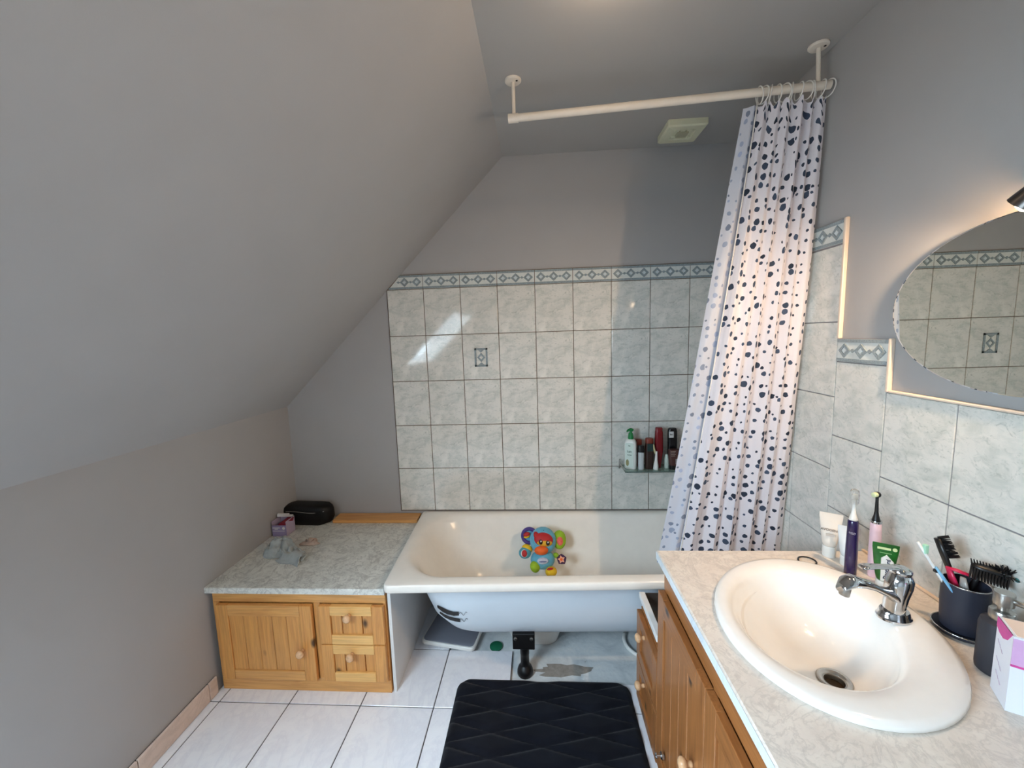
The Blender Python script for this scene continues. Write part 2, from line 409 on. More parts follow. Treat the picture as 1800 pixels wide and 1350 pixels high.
# wall tiles, right wall (stepped)
XT = 1.82
fr = lambda u, v, d: Vector((XT-d, u, v))
yA, yB = -.7886, -.991
b = B()
b.box((1.823, yA, .3), (1.8285, 0, ZT+.077)); b.box((1.823, yB, .3), (1.8285, yA, 1.479)); b.box((1.823, -2.7, .3), (1.8285, yB, 1.326)); b.build('grout', m_grout_r, wr)
tr_cache = {}
def rtile(y1, z1, h=TZ, w=TX):
    key = (round(h, 3), round(w, 3)); c = (XT, y1-w/2, z1-h/2)
    if key not in tr_cache:
        tr_cache[key] = B().box((XT, y1-w+g, z1-h+g), (XT+.006, y1-g, z1-g), .0018, 2).build('wall_tile', m_tile, wr, loc=c)
    else: piece('wall_tile', tr_cache[key], c, wr)
for c in range(4):
    y1 = yA + TX*(c+1); w = TX
    if c == 3: w = 0 - (yA+3*TX); y1 = 0
    for k in range(5): rtile(y1, 1.786-k*TZ, TZ, w)
    if c < 3: border(fr, yA+TX*c, yA+TX*(c+1), 1.789, 1.866, wr)
for k in range(3): rtile(yA, 1.402-k*TZ, TZ if k < 2 else .25)
border(fr, yB, yA, 1.402, 1.479, wr)
for c in range(8):
    for k in range(2): rtile(yB-TX*c, 1.326-k*TZ)
n_ = 1
def trim(lo, hi, mat=m_trim):
    global n_
    o = struct(B().box(lo, hi, .003, 2).build('trim_%d' % n_, mat)); n_ += 1; return o
trim((1.8145, yA-.011, 1.479), (1.828, yA, 1.868)); trim((1.8145, yB-.011, 1.327), (1.828, yB, 1.481))
trim((1.8145, -2.7, 1.326), (1.828, yB-.011, 1.334)); trim((1.812, -2.1, .820), (1.8215, -.955, .827), M('silicone', (230, 206, 180), .4))
# ------------------------------------------------------------------ bathtub
def tubxf(p):
    x, y, z = p; t = (x-.14)/1.14
    return Vector((x + .045*(-y)*(1-min(1, max(0, (x-.14)/1.6))), y*(1-.062*t), z))
b = B()
ZR = .522; N = 14
Lp = [rrect(.46, 1.60, -.45, -.24, .11, .165, N), rrect(.415, 1.64, -.51, -.17, .15, .177, N), rrect(.365, 1.68, -.560, -.13, .17, .230, N), rrect(.305, 1.715, -.595, -.105, .18, .33, N),
      rrect(.250, 1.735, -.618, -.078, .19, .43, N), rrect(.216, 1.748, -.632, -.064, .19, .490, N), rrect(.192, 1.757, -.641, -.055, .20, .512, N), rrect(.174, 1.765, -.650, -.047, .205, .5205, N),
      rrect(.16, 1.775, -.662, -.036, .19, .524, N), rrect(.134, 1.808, -.7055, -.006, .024, ZR+.0025, N), rrect(.131, 1.811, -.7095, -.003, .024, ZR+.001, N), rrect(.129, 1.813, -.7115, -.003, .024, ZR-.003, N), rrect(.128, 1.814, -.712, -.002, .024, ZR-.008, N), rrect(.128, 1.814, -.712, -.002, .024, .493, N), rrect(.133, 1.81, -.707, -.005, .02, .488, N),
      rrect(.165, 1.78, -.672, -.025, .18, .490, N), rrect(.200, 1.765, -.655, -.04, .19, .475, N), rrect(.235, 1.75, -.642, -.06, .19, .40, N), rrect(.275, 1.735, -.622, -.08, .18, .29, N),
      rrect(.32, 1.70, -.585, -.11, .17, .222, N), rrect(.37, 1.67, -.535, -.15, .16, .176, N), rrect(.45, 1.62, -.475, -.20, .14, .146, N), rrect(.53, 1.58, -.42, -.24, .1, .138, N)]
b.loft([[tubxf(p) for p in l] for l in Lp])
tub = thing('bathtub', 'white enamel bathtub with its front panel missing, under the tiled end wall', 'bathtub', (.14, -.70, 0))
tb = b.build('tub_shell', m_enamel, tub, smooth='all'); tb.data.materials.append(m_enamel_daylit)
for p in tb.data.polygons:
    if p.normal.z < .3 and p.center.z < -0 + .486 and True:
        pass
nl = 4*N
for k, p in enumerate(tb.data.polygons):
    if k >= 14*nl: p.material_index = 1
# leg with bracket
b = B(); b.box((.674, -.562, .124), (.773, -.515, .200), .003); b.build('leg_bracket', m_blackm, tub)
for x in (.688, .759): B().lathe([(.008, 0), (.008, .004), (.006, .007)], (x, -.562, .178), (0, -1, 0), 10).build('screw', m_steel, tub)
b = B(); b.lathe([(.034, 0), (.037, .006), (.036, .02), (.030, .036), (.022, .046), (.0195, .05), (.0195, .10), (.021, .102), (.021, .15), (.0195, .152), (.0195, .20)], (.726, -.540, -.012), (0,0,1), 20)
b.build('leg', m_black, tub, True)
# printed clip mark on the outside of the tub, laid on the slanting front near the left end
def tubfront(x, z):
    pts = [(.475, -.655), (.40, -.642), (.29, -.622), (.222, -.585), (.176, -.535), (.14, -.46)]
    for (za, ya), (zb, yb) in zip(pts, pts[1:]):
        if z >= zb:
            t = (z-za)/(zb-za); y = ya+(yb-ya)*t; break
    # corner roundness towards the left end
    x0 = .245; r = .19
    if x < x0+r:
        d = (x0+r-x); y += r - math.sqrt(max(0, r*r-d*d))
    return tubxf((x, y, z))
def ribbon(path, w, m, nm):
    b = B(); lo = []; hi = []
    for i, (x, z) in enumerate(path):
        q = tubfront(x, z); q2 = tubfront(x, z+w[i] if isinstance(w, list) else z+w)
        lo.append(q + Vector((-.0, -.004, -.001))); hi.append(q2 + Vector((-.0, -.004, -.001)))
    b.loft([lo, hi], False, False, closed=False)
    o = b.build(nm, m, tub); md = o.modifiers.new('thick', 'SOLIDIFY'); md.thickness = .002; return o
ribbon([(.328, .350), (.350, .340), (.375, .333), (.405, .330), (.428, .334)], [.012, .022, .022, .02, .018], m_black, 'printed_mark')
ribbon([(.338, .324), (.36, .312), (.385, .304), (.41, .300), (.432, .298)], [.008, .014, .016, .018, .016], m_black, 'printed_mark')
m_line = M('grey_print', (130, 140, 148), .5)
b = B()
for z0, s_ in ((.342, 1), (.308, 1)):
    pts = []
    for i in range(15):
        a = i/14; pts.append(tubfront(.43+.035*a, z0+.010*math.sin(a*9)*(.6+.4*a)) + Vector((0, -.004, 0)))
    b.tube(pts, .0013, 5)
b.build('printed_line', m_line, tub)
# drain overflow ring inside, seen as a chrome plate at the far end
B().lathe([(.028, 0), (.026, .006), (.010, .008)], (.98, -.36, .164), (0,0,1), 20).build('drain', m_chrome, tub)
# white end panel and low pine cabinet at the left end
ep = tag(B().box((.158, -.665, 0), (.172, -.02, .486), .001, 1).build('end_panel', m_melamine), 'white upright panel closing the left end of the bathtub', 'panel')
cab = thing('bath_cabinet', 'low pine cabinet with one door and two drawers left of the bathtub', 'cabinet', (-.2, -.66, 0))
XA, XB = -.615, .152
boxes((((XA, -.672, .418), (XB, -.655, .462)), ((XA, -.672, 0), (XB, -.655, .064))), 'face_rail', m_px, cab, .0015)
boxes([((x0, -.6718, .064), (x1, -.655, .418)) for x0, x1 in ((XA, XA+.03), (-.165, -.135), (.140, XB))], 'face_stile', m_pz, cab, .001)
boxes((((XA, -.655, 0), (XA+.016, -.02, .462)), ((XB-.016, -.655, 0), (XB, -.02, .462)), ((XA+.016, -.655, .03), (XB-.016, -.036, .046)), ((XA+.016, -.036, 0), (XB-.016, -.02, .462)), ((XA+.016, -.654, .05), (XB-.016, -.649, .44))), 'carcass_board', m_pz, cab)
def knob(c, ax, par, r=.0175):
    B().lathe([(.008, 0), (.0075, .006), (.006, .011), (.010, .015), (r*.9, .020), (r, .026), (r*.86, .032), (r*.5, .036), (.0, .037)], c, ax, 16).build('knob', m_knob, par, 'all')
# door of five planks in a frame
x0, x1, z0, z1 = -.590, -.166, .066, .416
door = B().box((x0+.02, -.676, z0+.02), (x1-.02, -.6725, z1-.02)).build('door', m_pz, cab)
boxes((((x0, -.692, z0), (x0+.052, -.672, z1)), ((x1-.052, -.692, z0), (x1, -.672, z1))), 'stile', m_pz, door, .003, 2)
B().box((x0+.052, -.6918, z1-.05), (x1-.052, -.672, z1), .003, 2).build('rail', m_px, door)
B().box((x0+.052, -.6918, z0), (x1-.052, -.672, z0+.045), .003, 2).build('rail', m_px, door)
w = (x1-x0-.104)/5
for i in range(5):
    xa = x0+.052+w*i
    B().box((xa+.0007, -.687, z0+.045), (xa+w-.0007, -.676, z1-.05), .002, 1).build('plank', m_pz, door)
knob((-.216, -.692, .213), (0, -1, 0), door)
for z0, z1 in ((.243, .416), (.068, .239)):
    x0, x1 = -.134, .146
    dr = B().box((x0+.02, -.676, z0+.02), (x1-.02, -.6725, z1-.02)).build('drawer', m_pz, cab)
    boxes((((x0, -.692, z0), (x0+.05, -.672, z1)), ((x1-.05, -.692, z0), (x1, -.672, z1))), 'stile', m_pz, dr, .003, 2)
    for za, zb in ((z1-.042, z1), (z0, z0+.042)): B().box((x0+.05, -.6925, za), (x1-.05, -.672, zb), .002, 2).build('rail', m_pxl, dr)
    for xa, xb in ((x0+.05, x0+.096), (x0+.098, x1-.096), (x1-.094, x1-.05)):
        B().box((xa+.001, -.684, z0+.042), (xb-.001, -.676, z1-.042), .0015, 1).build('panel_board', m_pz, dr)
    knob((.001, -.6925, z1-.037), (0, -1, 0), dr)
# marble top of the low cabinet and the board along the wall
b = B(); b.loft([[Vector((x, y, z)) for x, y in ((XL+.001, -.687+e), (.1545, -.687+e), (.1235, -.002), (XL+.001, -.002))] for z, e in ((.464, .004), (.467, 0), (.488, 0), (.491, .0015), (.492, .004))])
tag(b.build('marble_worktop', m_lam_left), 'grey marbled slab on the low pine cabinet left of the bathtub', 'worktop')
b = B(); b.box((-.372, -.092, .4925), (.118, -.001, .512), .002, 1)
tag(b.build('wall_board', m_px), 'flat pine board lying along the wall at the back of the marbled slab', 'board')
# ------------------------------------------------------------------ things on the marble slab
Zm = .4925
b = B()
Lp = []
for z, e, r in ((0, .80, .04), (.008, .93, .045), (.03, 1.0, .05), (.065, .99, .05), (.085, .95, .048), (.098, .86, .04), (.106, .66, .03)):
    cx, cy = -.53, -.072
    Lp.append([Vector((p.x, p.y + .008*math.sin(p.x*30), p.z + .008*math.cos((p.x+.5)*7)*(1 if z > .05 else 0))) for p in rrect(cx-.155*e, cx+.155*e, cy-.05*e, cy+.05*e, r, Zm+z)])
b.loft(Lp)
pc = thing('toiletry_pouch', 'shiny black zipped toiletry pouch in the corner of the marbled slab', 'pouch', (-.53, -.072, Zm))
m_pouch = M('black_coated_fabric', (5, 5, 7), .5, spec=.3, bump=.4, bs=25, bd=.004)
b.build('pouch_body', m_pouch, pc, 'all')
b = B(); b.tube([(-.655+.25*i/14, -.1235 + .0012*max(0, abs(i-7)-3)**1.6, Zm+.080+.005*math.sin(i*.45)) for i in range(15)], .0022, 6); b.build('zip', m_steel, pc)
# purple tissue box, opened, with lid flap up
tbx = thing('paper_box', 'small lilac cardboard box with its white lid flap open beside the black pouch', 'box', (-.585, -.2, Zm))
m_lil = M('lilac_card', (150, 138, 176), .55, var=.06); m_lil2 = M('pale_lilac_card', (186, 172, 196), .55); m_whitec = M('white_card', (224, 222, 220), .6)
b = B(); b.box((-.625, -.243, Zm), (-.546, -.242, Zm+.062)); b.build('front_wall', m_lil, tbx)
b = B(); b.box((-.547, -.242, Zm), (-.546, -.165, Zm+.082)); b.box((-.625, -.242, Zm), (-.624, -.165, Zm+.082)); b.box((-.625, -.166, Zm), (-.546, -.165, Zm+.082)); b.box((-.625, -.243, Zm), (-.546, -.165, Zm+.001)); b.build('side_wall', m_lil2, tbx)
b = B(); b.prism([(-.624, .088), (-.566, .088), (-.558, .104), (-.622, .104)], lambda u, v: (u, -.195, Zm+v), lambda u, v: (u, -.194+.01, Zm+v)); b.box((-.62, -.185, Zm+.084), (-.55, -.166, Zm+.089)); b.build('lid_flap', m_whitec, tbx)
b = B(); b.prism([(-.60, .055), (-.555, .055), (-.548, .074), (-.585, .072)], lambda u, v: (u, -.232, Zm+v), lambda u, v: (u+.01, -.18, Zm+v+.006)); b.build('crimson_sachet', M('crimson_paper', (138, 22, 44), .5), tbx)
b = B(); b.box((-.621, -.2445, Zm+.046), (-.58, -.243, Zm+.050)); b.box((-.610, -.2445, Zm+.040), (-.592, -.243, Zm+.043)); b.box((-.621, -.2445, Zm+.030), (-.555, -.243, Zm+.032)); b.lathe([(.008, 0), (.008, .0012)], (-.560, -.243, Zm+.046), (0, -1, 0), 10); b.build('printed_lines', m_whitec, tbx)
# crumpled grey cloth
def cloth(cx, cy, pts, name, mat, n=46, seed=3, hfac=1):
    rnd = random.Random(seed); b = B(); grid = []
    ph = [rnd.random()*6 for _ in range(12)]
    for i in range(n+1):
        row = []
        for j in range(n+1):
            u, v = i/n*2-1, j/n*2-1
            r = math.sqrt(u*u+v*v); q = max(abs(u), abs(v)); k = (q/r if r > 1e-6 else 1)
            uu, vv = u*k, v*k; rr = math.sqrt(uu*uu+vv*vv); a = math.atan2(vv, uu)
            edge = 1 + .16*math.sin(3*a+ph[0]) + .10*math.sin(5*a+ph[1])
            x = cx + pts[0]*uu*edge; y = cy + pts[1]*vv*edge
            h = (1-rr**2.2)*pts[2]*(.75+.25*math.sin(5*uu+ph[2]))
            h += (abs(math.sin(6.5*uu+3*vv+ph[3]+1.2*math.sin(4*vv)))*.5 + abs(math.sin(5*vv-4*uu+ph[4]))*.5)*pts[2]*.62*(1-rr**5)
            nv = mnoise.noise(Vector((uu*3.1+seed, vv*3.4, .3)))*.9 + mnoise.noise(Vector((uu*7+seed, vv*7, 1.7)))*.35
            h = h*(.55+.45*(1-rr)) + pts[2]*.75*(1-abs(nv)*2.2)*(1-rr**6) - pts[2]*.25
            row.append(b.b.verts.new((x + .02*math.sin(6*vv+ph[5])*(1-rr), y + .015*math.sin(7*uu+ph[6])*(1-rr), Zm + .003 + max(0, h))))
        grid.append(row)
    for i in range(n):
        for j in range(n): b.b.faces.new((grid[i][j], grid[i+1][j], grid[i+1][j+1], grid[i][j+1]))
    o = b.build(name, mat, None, 'all', loc=(cx, cy, Zm)); md = o.modifiers.new('thick', 'SOLIDIFY'); md.thickness = .003; md.offset = -.5
    return o
m_cloth = M('grey_green_cotton', (166, 174, 174), .95, var=.1, vs=60, bump=.5, bs=500, bd=.001, sheen=.3)
ob = cloth(-.47, -.395, (.112, .068, .042), 'washcloth', m_cloth); ob.rotation_euler = (0, 0, -.5)
b = B(); lo = []
for i in range(25):
    u = i/24*2-1; row = []
    for j in range(19):
        a = j/18; th = a*1.5*PI            # the cloth folds over itself: a soft roll with its free edge lying on the slab
        r = .022*(1-.25*u*u)*(1+.15*math.sin(5*u+3*a)); cy_ = -.030 + .010*math.sin(3*u)
        if a < .72: p = Vector((u*.058, cy_ - r*math.cos(th)*1.0, .004 + r*(1-math.cos(th*.9))*.75 + .004*math.sin(9*u+4*a)))
        else: q = (a-.72)/.28; p = Vector((u*(.058+.02*q), cy_ - .020 - .030*q, max(.003, .030*(1-q)**1.5 + .003*math.sin(8*u))))
        row.append(p)
    lo.append(row)
b.loft(lo, False, False, closed=False); b.xf(Matrix.Translation((-.352, -.432, Zm)) @ Matrix.Rotation(-.42, 4, 'Z'))
fo = b.build('folded_end', m_cloth, None, 'all'); md = fo.modifiers.new('thick', 'SOLIDIFY'); md.thickness = .003
fo.parent = ob; fo.matrix_parent_inverse = (Matrix.Translation((-.47, -.395, Zm)) @ Matrix.Rotation(-.5, 4, 'Z')).inverted()
tag(ob, 'crumpled grey-green washcloth in front of the lilac box on the marbled slab', 'cloth')
ob = cloth(-.375, -.315, (.045, .03, .014), 'crumpled_tissue', M('beige_tissue', (186, 164, 150), .9, var=.1), 16, 9)
tag(ob, 'small beige crumpled tissue beside the grey washcloth', 'tissue')
# ------------------------------------------------------------------ under the bathtub
ct = Matrix.Translation((.362, -.29, 0)) @ Matrix.Rotation(-.17, 4, 'Z')
sc = thing('bathroom_scale', 'grey topped bathroom scale with a white rim pushed under the bathtub', 'scale', (.362, -.29, .002))
b = B(); b.loft([rrect(-.125, .125, -.125, .125, .02, .002), rrect(-.14, .14, -.14, .14, .025, .014), rrect(-.14, .14, -.14, .14, .025, .026), rrect(-.136, .136, -.136, .136, .022, .030)]); b.xf(ct).build('scale_body', m_white_p, sc, True)
b = B(); b.loft([rrect(-.131, .131, -.131, .131, .02, .0295), rrect(-.131, .131, -.131, .131, .02, .034), rrect(-.128, .128, -.128, .128, .018, .0355)]); b.xf(ct).build('scale_platform', M('grey_scale_top', (120, 122, 132), .4), sc, True)
b = B(); b.loft([rrect(.65, .885, -.365, -.16, .06, -.011), rrect(.625, .91, -.39, -.14, .07, .075), rrect(.632, .903, -.383, -.147, .066, .075), rrect(.66, .875, -.355, -.17, .055, .0)])
tag(b.build('drip_tray', m_white_p, None, True), 'white plastic drip tray on the bare concrete behind the black bathtub leg', 'tray')
tag(B().lathe([(.030, 0), (.032, .003), (.032, .008), (.029, .010)], (.577, -.389, -.011), (0,0,1), 24).build('bottle_lid', M('green_plastic', (20, 104, 72), .4), None, True), 'round green plastic lid lying on the bare floor by the white drip tray', 'lid')
b = B(); b.ring((1.325, -.345, -.001), (0, 0, 1), .112, .009, 40, 8, 1, -.5, 5.0)
tag(b.build('waste_hose', m_white_p, None, 'all'), 'white drain hose curled on the bare floor behind the right hand low cabinet', 'hose')
# ------------------------------------------------------------------ bath mat
mat = NT('navy_plush'); mat.p.inputs['Roughness'].default_value = 1; mat.p.inputs['Specular IOR Level'].default_value = .12; mat.p.inputs['Sheen Weight'].default_value = .08; mat.p.inputs['Sheen Roughness'].default_value = .5
v = mat.obj(); mat.l(mat.ramp(mat.noise(v, 9, 5, .6), [(.3, (15, 16, 22)), (.7, (25, 27, 35))]), mat.p.inputs['Base Color']); mat.bump(mat.noise(v, 700, 2), .5, .002)
b = B(); nx, ny = 110, 84; mx0, mx1, my0, my1 = .432, 1.176, -1.10, -.598; grid = []
for i in range(nx+1):
    row = []
    for j in range(ny+1):
        u, v = i/nx*2-1, j/ny*2-1
        x = (mx0+mx1)/2 + (mx1-mx0)/2*u; y = (my0+my1)/2 + (my1-my0)/2*v; rr = .05
        ax, ay = mx1-rr-(mx0+mx1)/2, my1-rr-(my0+my1)/2
        dx, dy = abs(x-(mx0+mx1)/2)-ax, abs(y-(my0+my1)/2)-ay
        if dx > 0 and dy > 0:
            q = max(dx, dy); h = math.hypot(dx, dy)
            f = q/h; x = (mx0+mx1)/2 + math.copysign(ax+dx*f, u); y = (my0+my1)/2 + math.copysign(ay+dy*f, v); ed = rr-q
        else: ed = min(rr-dx, rr-dy)
        A = (x-.799)/.194 + (y+.699)/.0478; C_ = (x-.799)/.194 - (y+.699)/.0478
        fa = abs((A+1) % 2 - 1); fc = abs((C_+1) % 2 - 1); f = min(fa, fc)
        h = .006 + .017*min(1, f*2.6)**.6
        h *= min(1, max(0, ed)/.022)**.5 if ed < .022 else 1
        row.append(b.b.verts.new((x, y, max(.0015, h))))
    grid.append(row)
for i in range(nx):
    for j in range(ny): b.b.faces.new((grid[i][j], grid[i+1][j], grid[i+1][j+1], grid[i][j+1]))
b.prism([(grid[i][0].co.x, grid[i][0].co.y) for i in (4, nx-4)] + [(grid[i][ny].co.x, grid[i][ny].co.y) for i in (nx-4, 4)], lambda u, v: (u, v, .0012), lambda u, v: (u, v, .0004))
tag(b.build('bath_mat', mat.m, None, 'all'), 'dark navy quilted bath mat on the white floor tiles', 'mat')
# ------------------------------------------------------------------ low cabinet at the right end of the bathtub
rc = thing('corner_cabinet', 'low brown pine cabinet with two drawers between the bathtub and the vanity', 'cabinet', (1.4, -.8, 0))
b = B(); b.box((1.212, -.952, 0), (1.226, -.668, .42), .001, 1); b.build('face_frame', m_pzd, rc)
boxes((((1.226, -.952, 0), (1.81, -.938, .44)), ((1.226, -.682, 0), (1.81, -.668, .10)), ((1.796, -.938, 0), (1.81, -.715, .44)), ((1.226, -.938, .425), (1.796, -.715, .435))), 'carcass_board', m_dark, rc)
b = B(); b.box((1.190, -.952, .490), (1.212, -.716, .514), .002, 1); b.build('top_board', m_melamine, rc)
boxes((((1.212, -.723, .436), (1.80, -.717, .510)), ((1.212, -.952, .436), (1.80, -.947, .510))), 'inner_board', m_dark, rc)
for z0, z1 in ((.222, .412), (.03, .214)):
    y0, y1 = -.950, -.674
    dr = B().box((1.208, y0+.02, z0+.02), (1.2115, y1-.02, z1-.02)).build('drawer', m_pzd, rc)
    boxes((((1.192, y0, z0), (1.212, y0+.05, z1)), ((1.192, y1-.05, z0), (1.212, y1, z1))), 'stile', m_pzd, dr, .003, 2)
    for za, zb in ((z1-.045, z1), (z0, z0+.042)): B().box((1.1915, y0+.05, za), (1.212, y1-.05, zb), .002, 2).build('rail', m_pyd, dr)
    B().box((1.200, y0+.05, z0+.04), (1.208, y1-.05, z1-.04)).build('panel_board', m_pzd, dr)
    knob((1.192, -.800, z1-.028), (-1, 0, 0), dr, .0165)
# ------------------------------------------------------------------ vanity
va = thing('vanity_cabinet', 'brown pine vanity cabinet with plank doors under the washbasin', 'cabinet', (1.5, -1.5, 0))
VE = -2.1
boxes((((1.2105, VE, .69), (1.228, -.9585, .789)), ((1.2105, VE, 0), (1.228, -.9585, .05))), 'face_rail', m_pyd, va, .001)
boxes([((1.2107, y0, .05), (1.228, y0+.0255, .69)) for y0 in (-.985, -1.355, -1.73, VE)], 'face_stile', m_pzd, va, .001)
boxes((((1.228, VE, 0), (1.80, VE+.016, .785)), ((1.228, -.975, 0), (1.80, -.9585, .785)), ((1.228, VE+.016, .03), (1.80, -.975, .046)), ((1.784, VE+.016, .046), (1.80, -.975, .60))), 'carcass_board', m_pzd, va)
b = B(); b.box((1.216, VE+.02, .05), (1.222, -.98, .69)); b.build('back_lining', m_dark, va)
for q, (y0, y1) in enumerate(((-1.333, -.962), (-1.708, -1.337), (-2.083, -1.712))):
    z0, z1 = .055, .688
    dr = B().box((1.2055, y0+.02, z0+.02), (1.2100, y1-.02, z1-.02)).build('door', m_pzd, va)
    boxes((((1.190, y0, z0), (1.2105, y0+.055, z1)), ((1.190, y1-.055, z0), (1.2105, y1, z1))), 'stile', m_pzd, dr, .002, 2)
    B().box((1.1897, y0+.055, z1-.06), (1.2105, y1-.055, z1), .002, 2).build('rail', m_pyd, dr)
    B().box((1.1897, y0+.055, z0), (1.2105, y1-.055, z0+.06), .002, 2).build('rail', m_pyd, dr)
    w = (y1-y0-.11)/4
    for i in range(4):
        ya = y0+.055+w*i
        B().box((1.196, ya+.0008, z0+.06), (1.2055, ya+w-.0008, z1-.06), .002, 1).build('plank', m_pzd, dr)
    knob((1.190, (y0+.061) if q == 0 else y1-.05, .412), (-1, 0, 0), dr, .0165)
    if q == 0:
        B().lathe([(.012, 0), (.012, .006), (.006, .010), (.009, .022), (.005, .026)], (1.190, -1.04, .165), (-1, 0, 0), 12).build('chrome_catch', m_chrome, dr, True)
# worktop with an elliptical opening
EC = Vector((1.473, -1.292, 0)); EA = Vector((.459, .888, 0)).normalized(); EB = Vector((.888, -.459, 0)).normalized()
def ell(a, b_, z, c=EC, n=72, p=2.0):
    out = []
    for i in range(n):
        t = 2*PI*i/n; ca, sa = math.cos(t), math.sin(t)
        ca = math.copysign(abs(ca)**(2/p), ca); sa = math.copysign(abs(sa)**(2/p), sa)
        out.append(Vector((c.x, c.y, z)) + EA*a*ca + EB*b_*sa)
    return out
hole = ell(.258, .210, .82)
X0_, X1_, Y0_, Y1_ = 1.185, 1.8195, -2.1, -.955
rect = []
for p in hole:
    d = (p-Vector((EC.x, EC.y, .82))); k = 1e9
    for val, lo, hi, c in ((d.x, X0_, X1_, EC.x), (d.y, Y0_, Y1_, EC.y)):
        if val > 1e-9: k = min(k, (hi-c)/val)
        elif val < -1e-9: k = min(k, (lo-c)/val)
    rect.append(Vector((EC.x+d.x*k, EC.y+d.y*k, .82)))
for cx in (X0_, X1_):
    for cy in (Y0_, Y1_):
        i = min(range(len(rect)), key=lambda i: (rect[i]-Vector((cx, cy, .82))).length); rect[i] = Vector((cx, cy, .82))
dn = Vector((0, 0, -.030))
def inset(r, e): return [Vector((min(max(p.x, X0_+e), X1_-e), min(max(p.y, Y0_+e), Y1_-e), p.z)) for p in r]
b = B(); b.loft([[p+dn for p in hole], hole, inset(rect, .004), [p+Vector((0, 0, -.004)) for p in rect], [p+Vector((0, 0, -.026)) for p in rect], [p+dn for p in inset(rect, .004)], [p+dn for p in hole]], False, False)
wt = tag(b.build('vanity_worktop', m_laminate), 'pale marbled worktop around the oval washbasin', 'worktop')
b = B(); b.box((1.1838, -2.1, .793), (1.1849, -.958, .817)); b.build('front_edge', m_lam_daylit, wt)  # thin strip carrying the painted daylight tint
# washbasin
IC = Vector((1.452, -1.283, 0)); DC = Vector((1.500, -1.304, 0))
def mixc(t): return IC.lerp(DC, t)
b = B()
b.loft([ell(.205, .16, .795), ell(.245, .2, .812), ell(.272, .224, .8215), ell(.277, .229, .827), ell(.274, .226, .8345), ell(.262, .214, .8385), ell(.235, .190, .838, EC.lerp(IC, .5)), ell(.212, .170, .8355, IC), ell(.203, .161, .828, IC), ell(.195, .153, .812, IC),
        ell(.180, .140, .780, mixc(.15)), ell(.160, .122, .745, mixc(.3)), ell(.130, .100, .717, mixc(.5)), ell(.09, .072, .699, mixc(.75)), ell(.05, .042, .690, DC), ell(.030, .030, .687, DC), ell(.024, .024, .684, DC), ell(.022, .022, .66, DC),
        ell(.026, .026, .655, DC), ell(.05, .048, .676, DC), ell(.10, .085, .690, mixc(.75)), ell(.145, .115, .712, mixc(.5)), ell(.175, .138, .745, mixc(.3)), ell(.195, .15, .78, IC), ell(.205, .16, .795)], False, False)
ws = thing('washbasin', 'oval white ceramic washbasin set into the marbled worktop', 'washbasin', (1.473, -1.292, .82))
b.build('bowl', m_ceramic, ws, 'all')
b = B(); b.lathe([(.021, .0), (.034, .001), (.036, .003), (.033, .0055), (.024, .004), (.021, -.004), (.0205, -.03)], (DC.x, DC.y, .6875), (0,0,1), 28, False, False); b.build('drain_ring', m_steel, ws, 'all')
B().lathe([(.0205, 0), (.0205, .003)], (DC.x, DC.y, .672), (0,0,1), 20).build('drain_plug', M('brown_scale', (96, 74, 52), .35, metal=.6), ws)
# mixer tap
fx = thing('mixer_tap', 'chrome single lever mixer tap on the back rim of the washbasin', 'tap', (1.66, -1.259, .838))
F0 = Vector((1.637, -1.284, .838)); fd = Vector((-.975, -.22, 0)).normalized(); fs = Vector((-fd.y, fd.x, 0))
b = B(); b.lathe([(.030, 0), (.031, .005), (.028, .009), (.027, .016), (.025, .020)], F0, (0,0,1), 28, sx=1.15, sy=.9); b.build('base_flange', m_chrome, fx, True)
def loftpath(path, n=18):
    """path of (forward, up, half width, half height, tilt of section)"""
    lo = []
    for f, u, hw, hh, tl in path:
        c = F0 + fd*f + Vector((0, 0, u)); e = (fd*math.sin(tl) + Vector((0, 0, 1))*math.cos(tl))
        lo.append([c + fs*hw*math.cos(2*PI*i/n) + e*hh*math.sin(2*PI*i/n) for i in range(n)])
    return lo
b = B(); b.loft(loftpath([(.004, .010, .022, .022, PI/2), (.001, .03, .021, .021, PI/2), (-.003, .055, .022, .023, PI/2), (-.007, .078, .025, .027, PI/2), (-.009, .095, .025, .027, PI/2), (-.009, .110, .019, .020, PI/2), (-.009, .117, .008, .008, PI/2)])); b.build('tap_body', m_chrome, fx, 'all')
b = B(); b.loft(loftpath([(-.004, .046, .020, .026, .15), (.018, .059, .018, .020, .4), (.042, .074, .0155, .0145, .5), (.070, .090, .0148, .0132, .4), (.098, .101, .0150, .0132, .25), (.122, .108, .0168, .0148, 0), (.140, .106, .0168, .0152, -.3), (.151, .097, .011, .011, -.7)])); b.build('spout', m_chrome, fx, 'all')
b = B(); q = F0 + fd*.142 + Vector((0, 0, .076)); b.lathe([(.0095, 0), (.0105, .002), (.0105, .016), (.0095, .022)], q, (-fd.x*.25, -fd.y*.25, 1), 16); b.build('aerator', m_steel, fx, True)
b = B(); b.loft(loftpath([(-.014, .117, .012, .007, 0), (.01, .125, .012, .0055, .1), (.04, .132, .0105, .004, .15), (.07, .137, .0115, .0036, .1), (.090, .139, .0125, .004, 0), (.100, .138, .009, .0035, -.2)])); b.lathe([(.021, .0), (.021, .008), (.014, .013), (.004, .015)], F0 + fd*-.009 + Vector((0, 0, .111)), (0,0,1), 20); b.build('lever', m_chrome, fx, 'all')
b = B(); p0 = F0 - fd*.03 + Vector((0, 0, .012)); b.tube([p0 - Vector((0,0,.012)), p0 + Vector((0, 0, .03)), p0 - fd*.004 + Vector((0, 0, .036))], .0028, 8); b.ball(p0 - fd*.004 + Vector((0, 0, .038)), .006); b.build('pop_up_rod', m_chrome, fx, 'all')
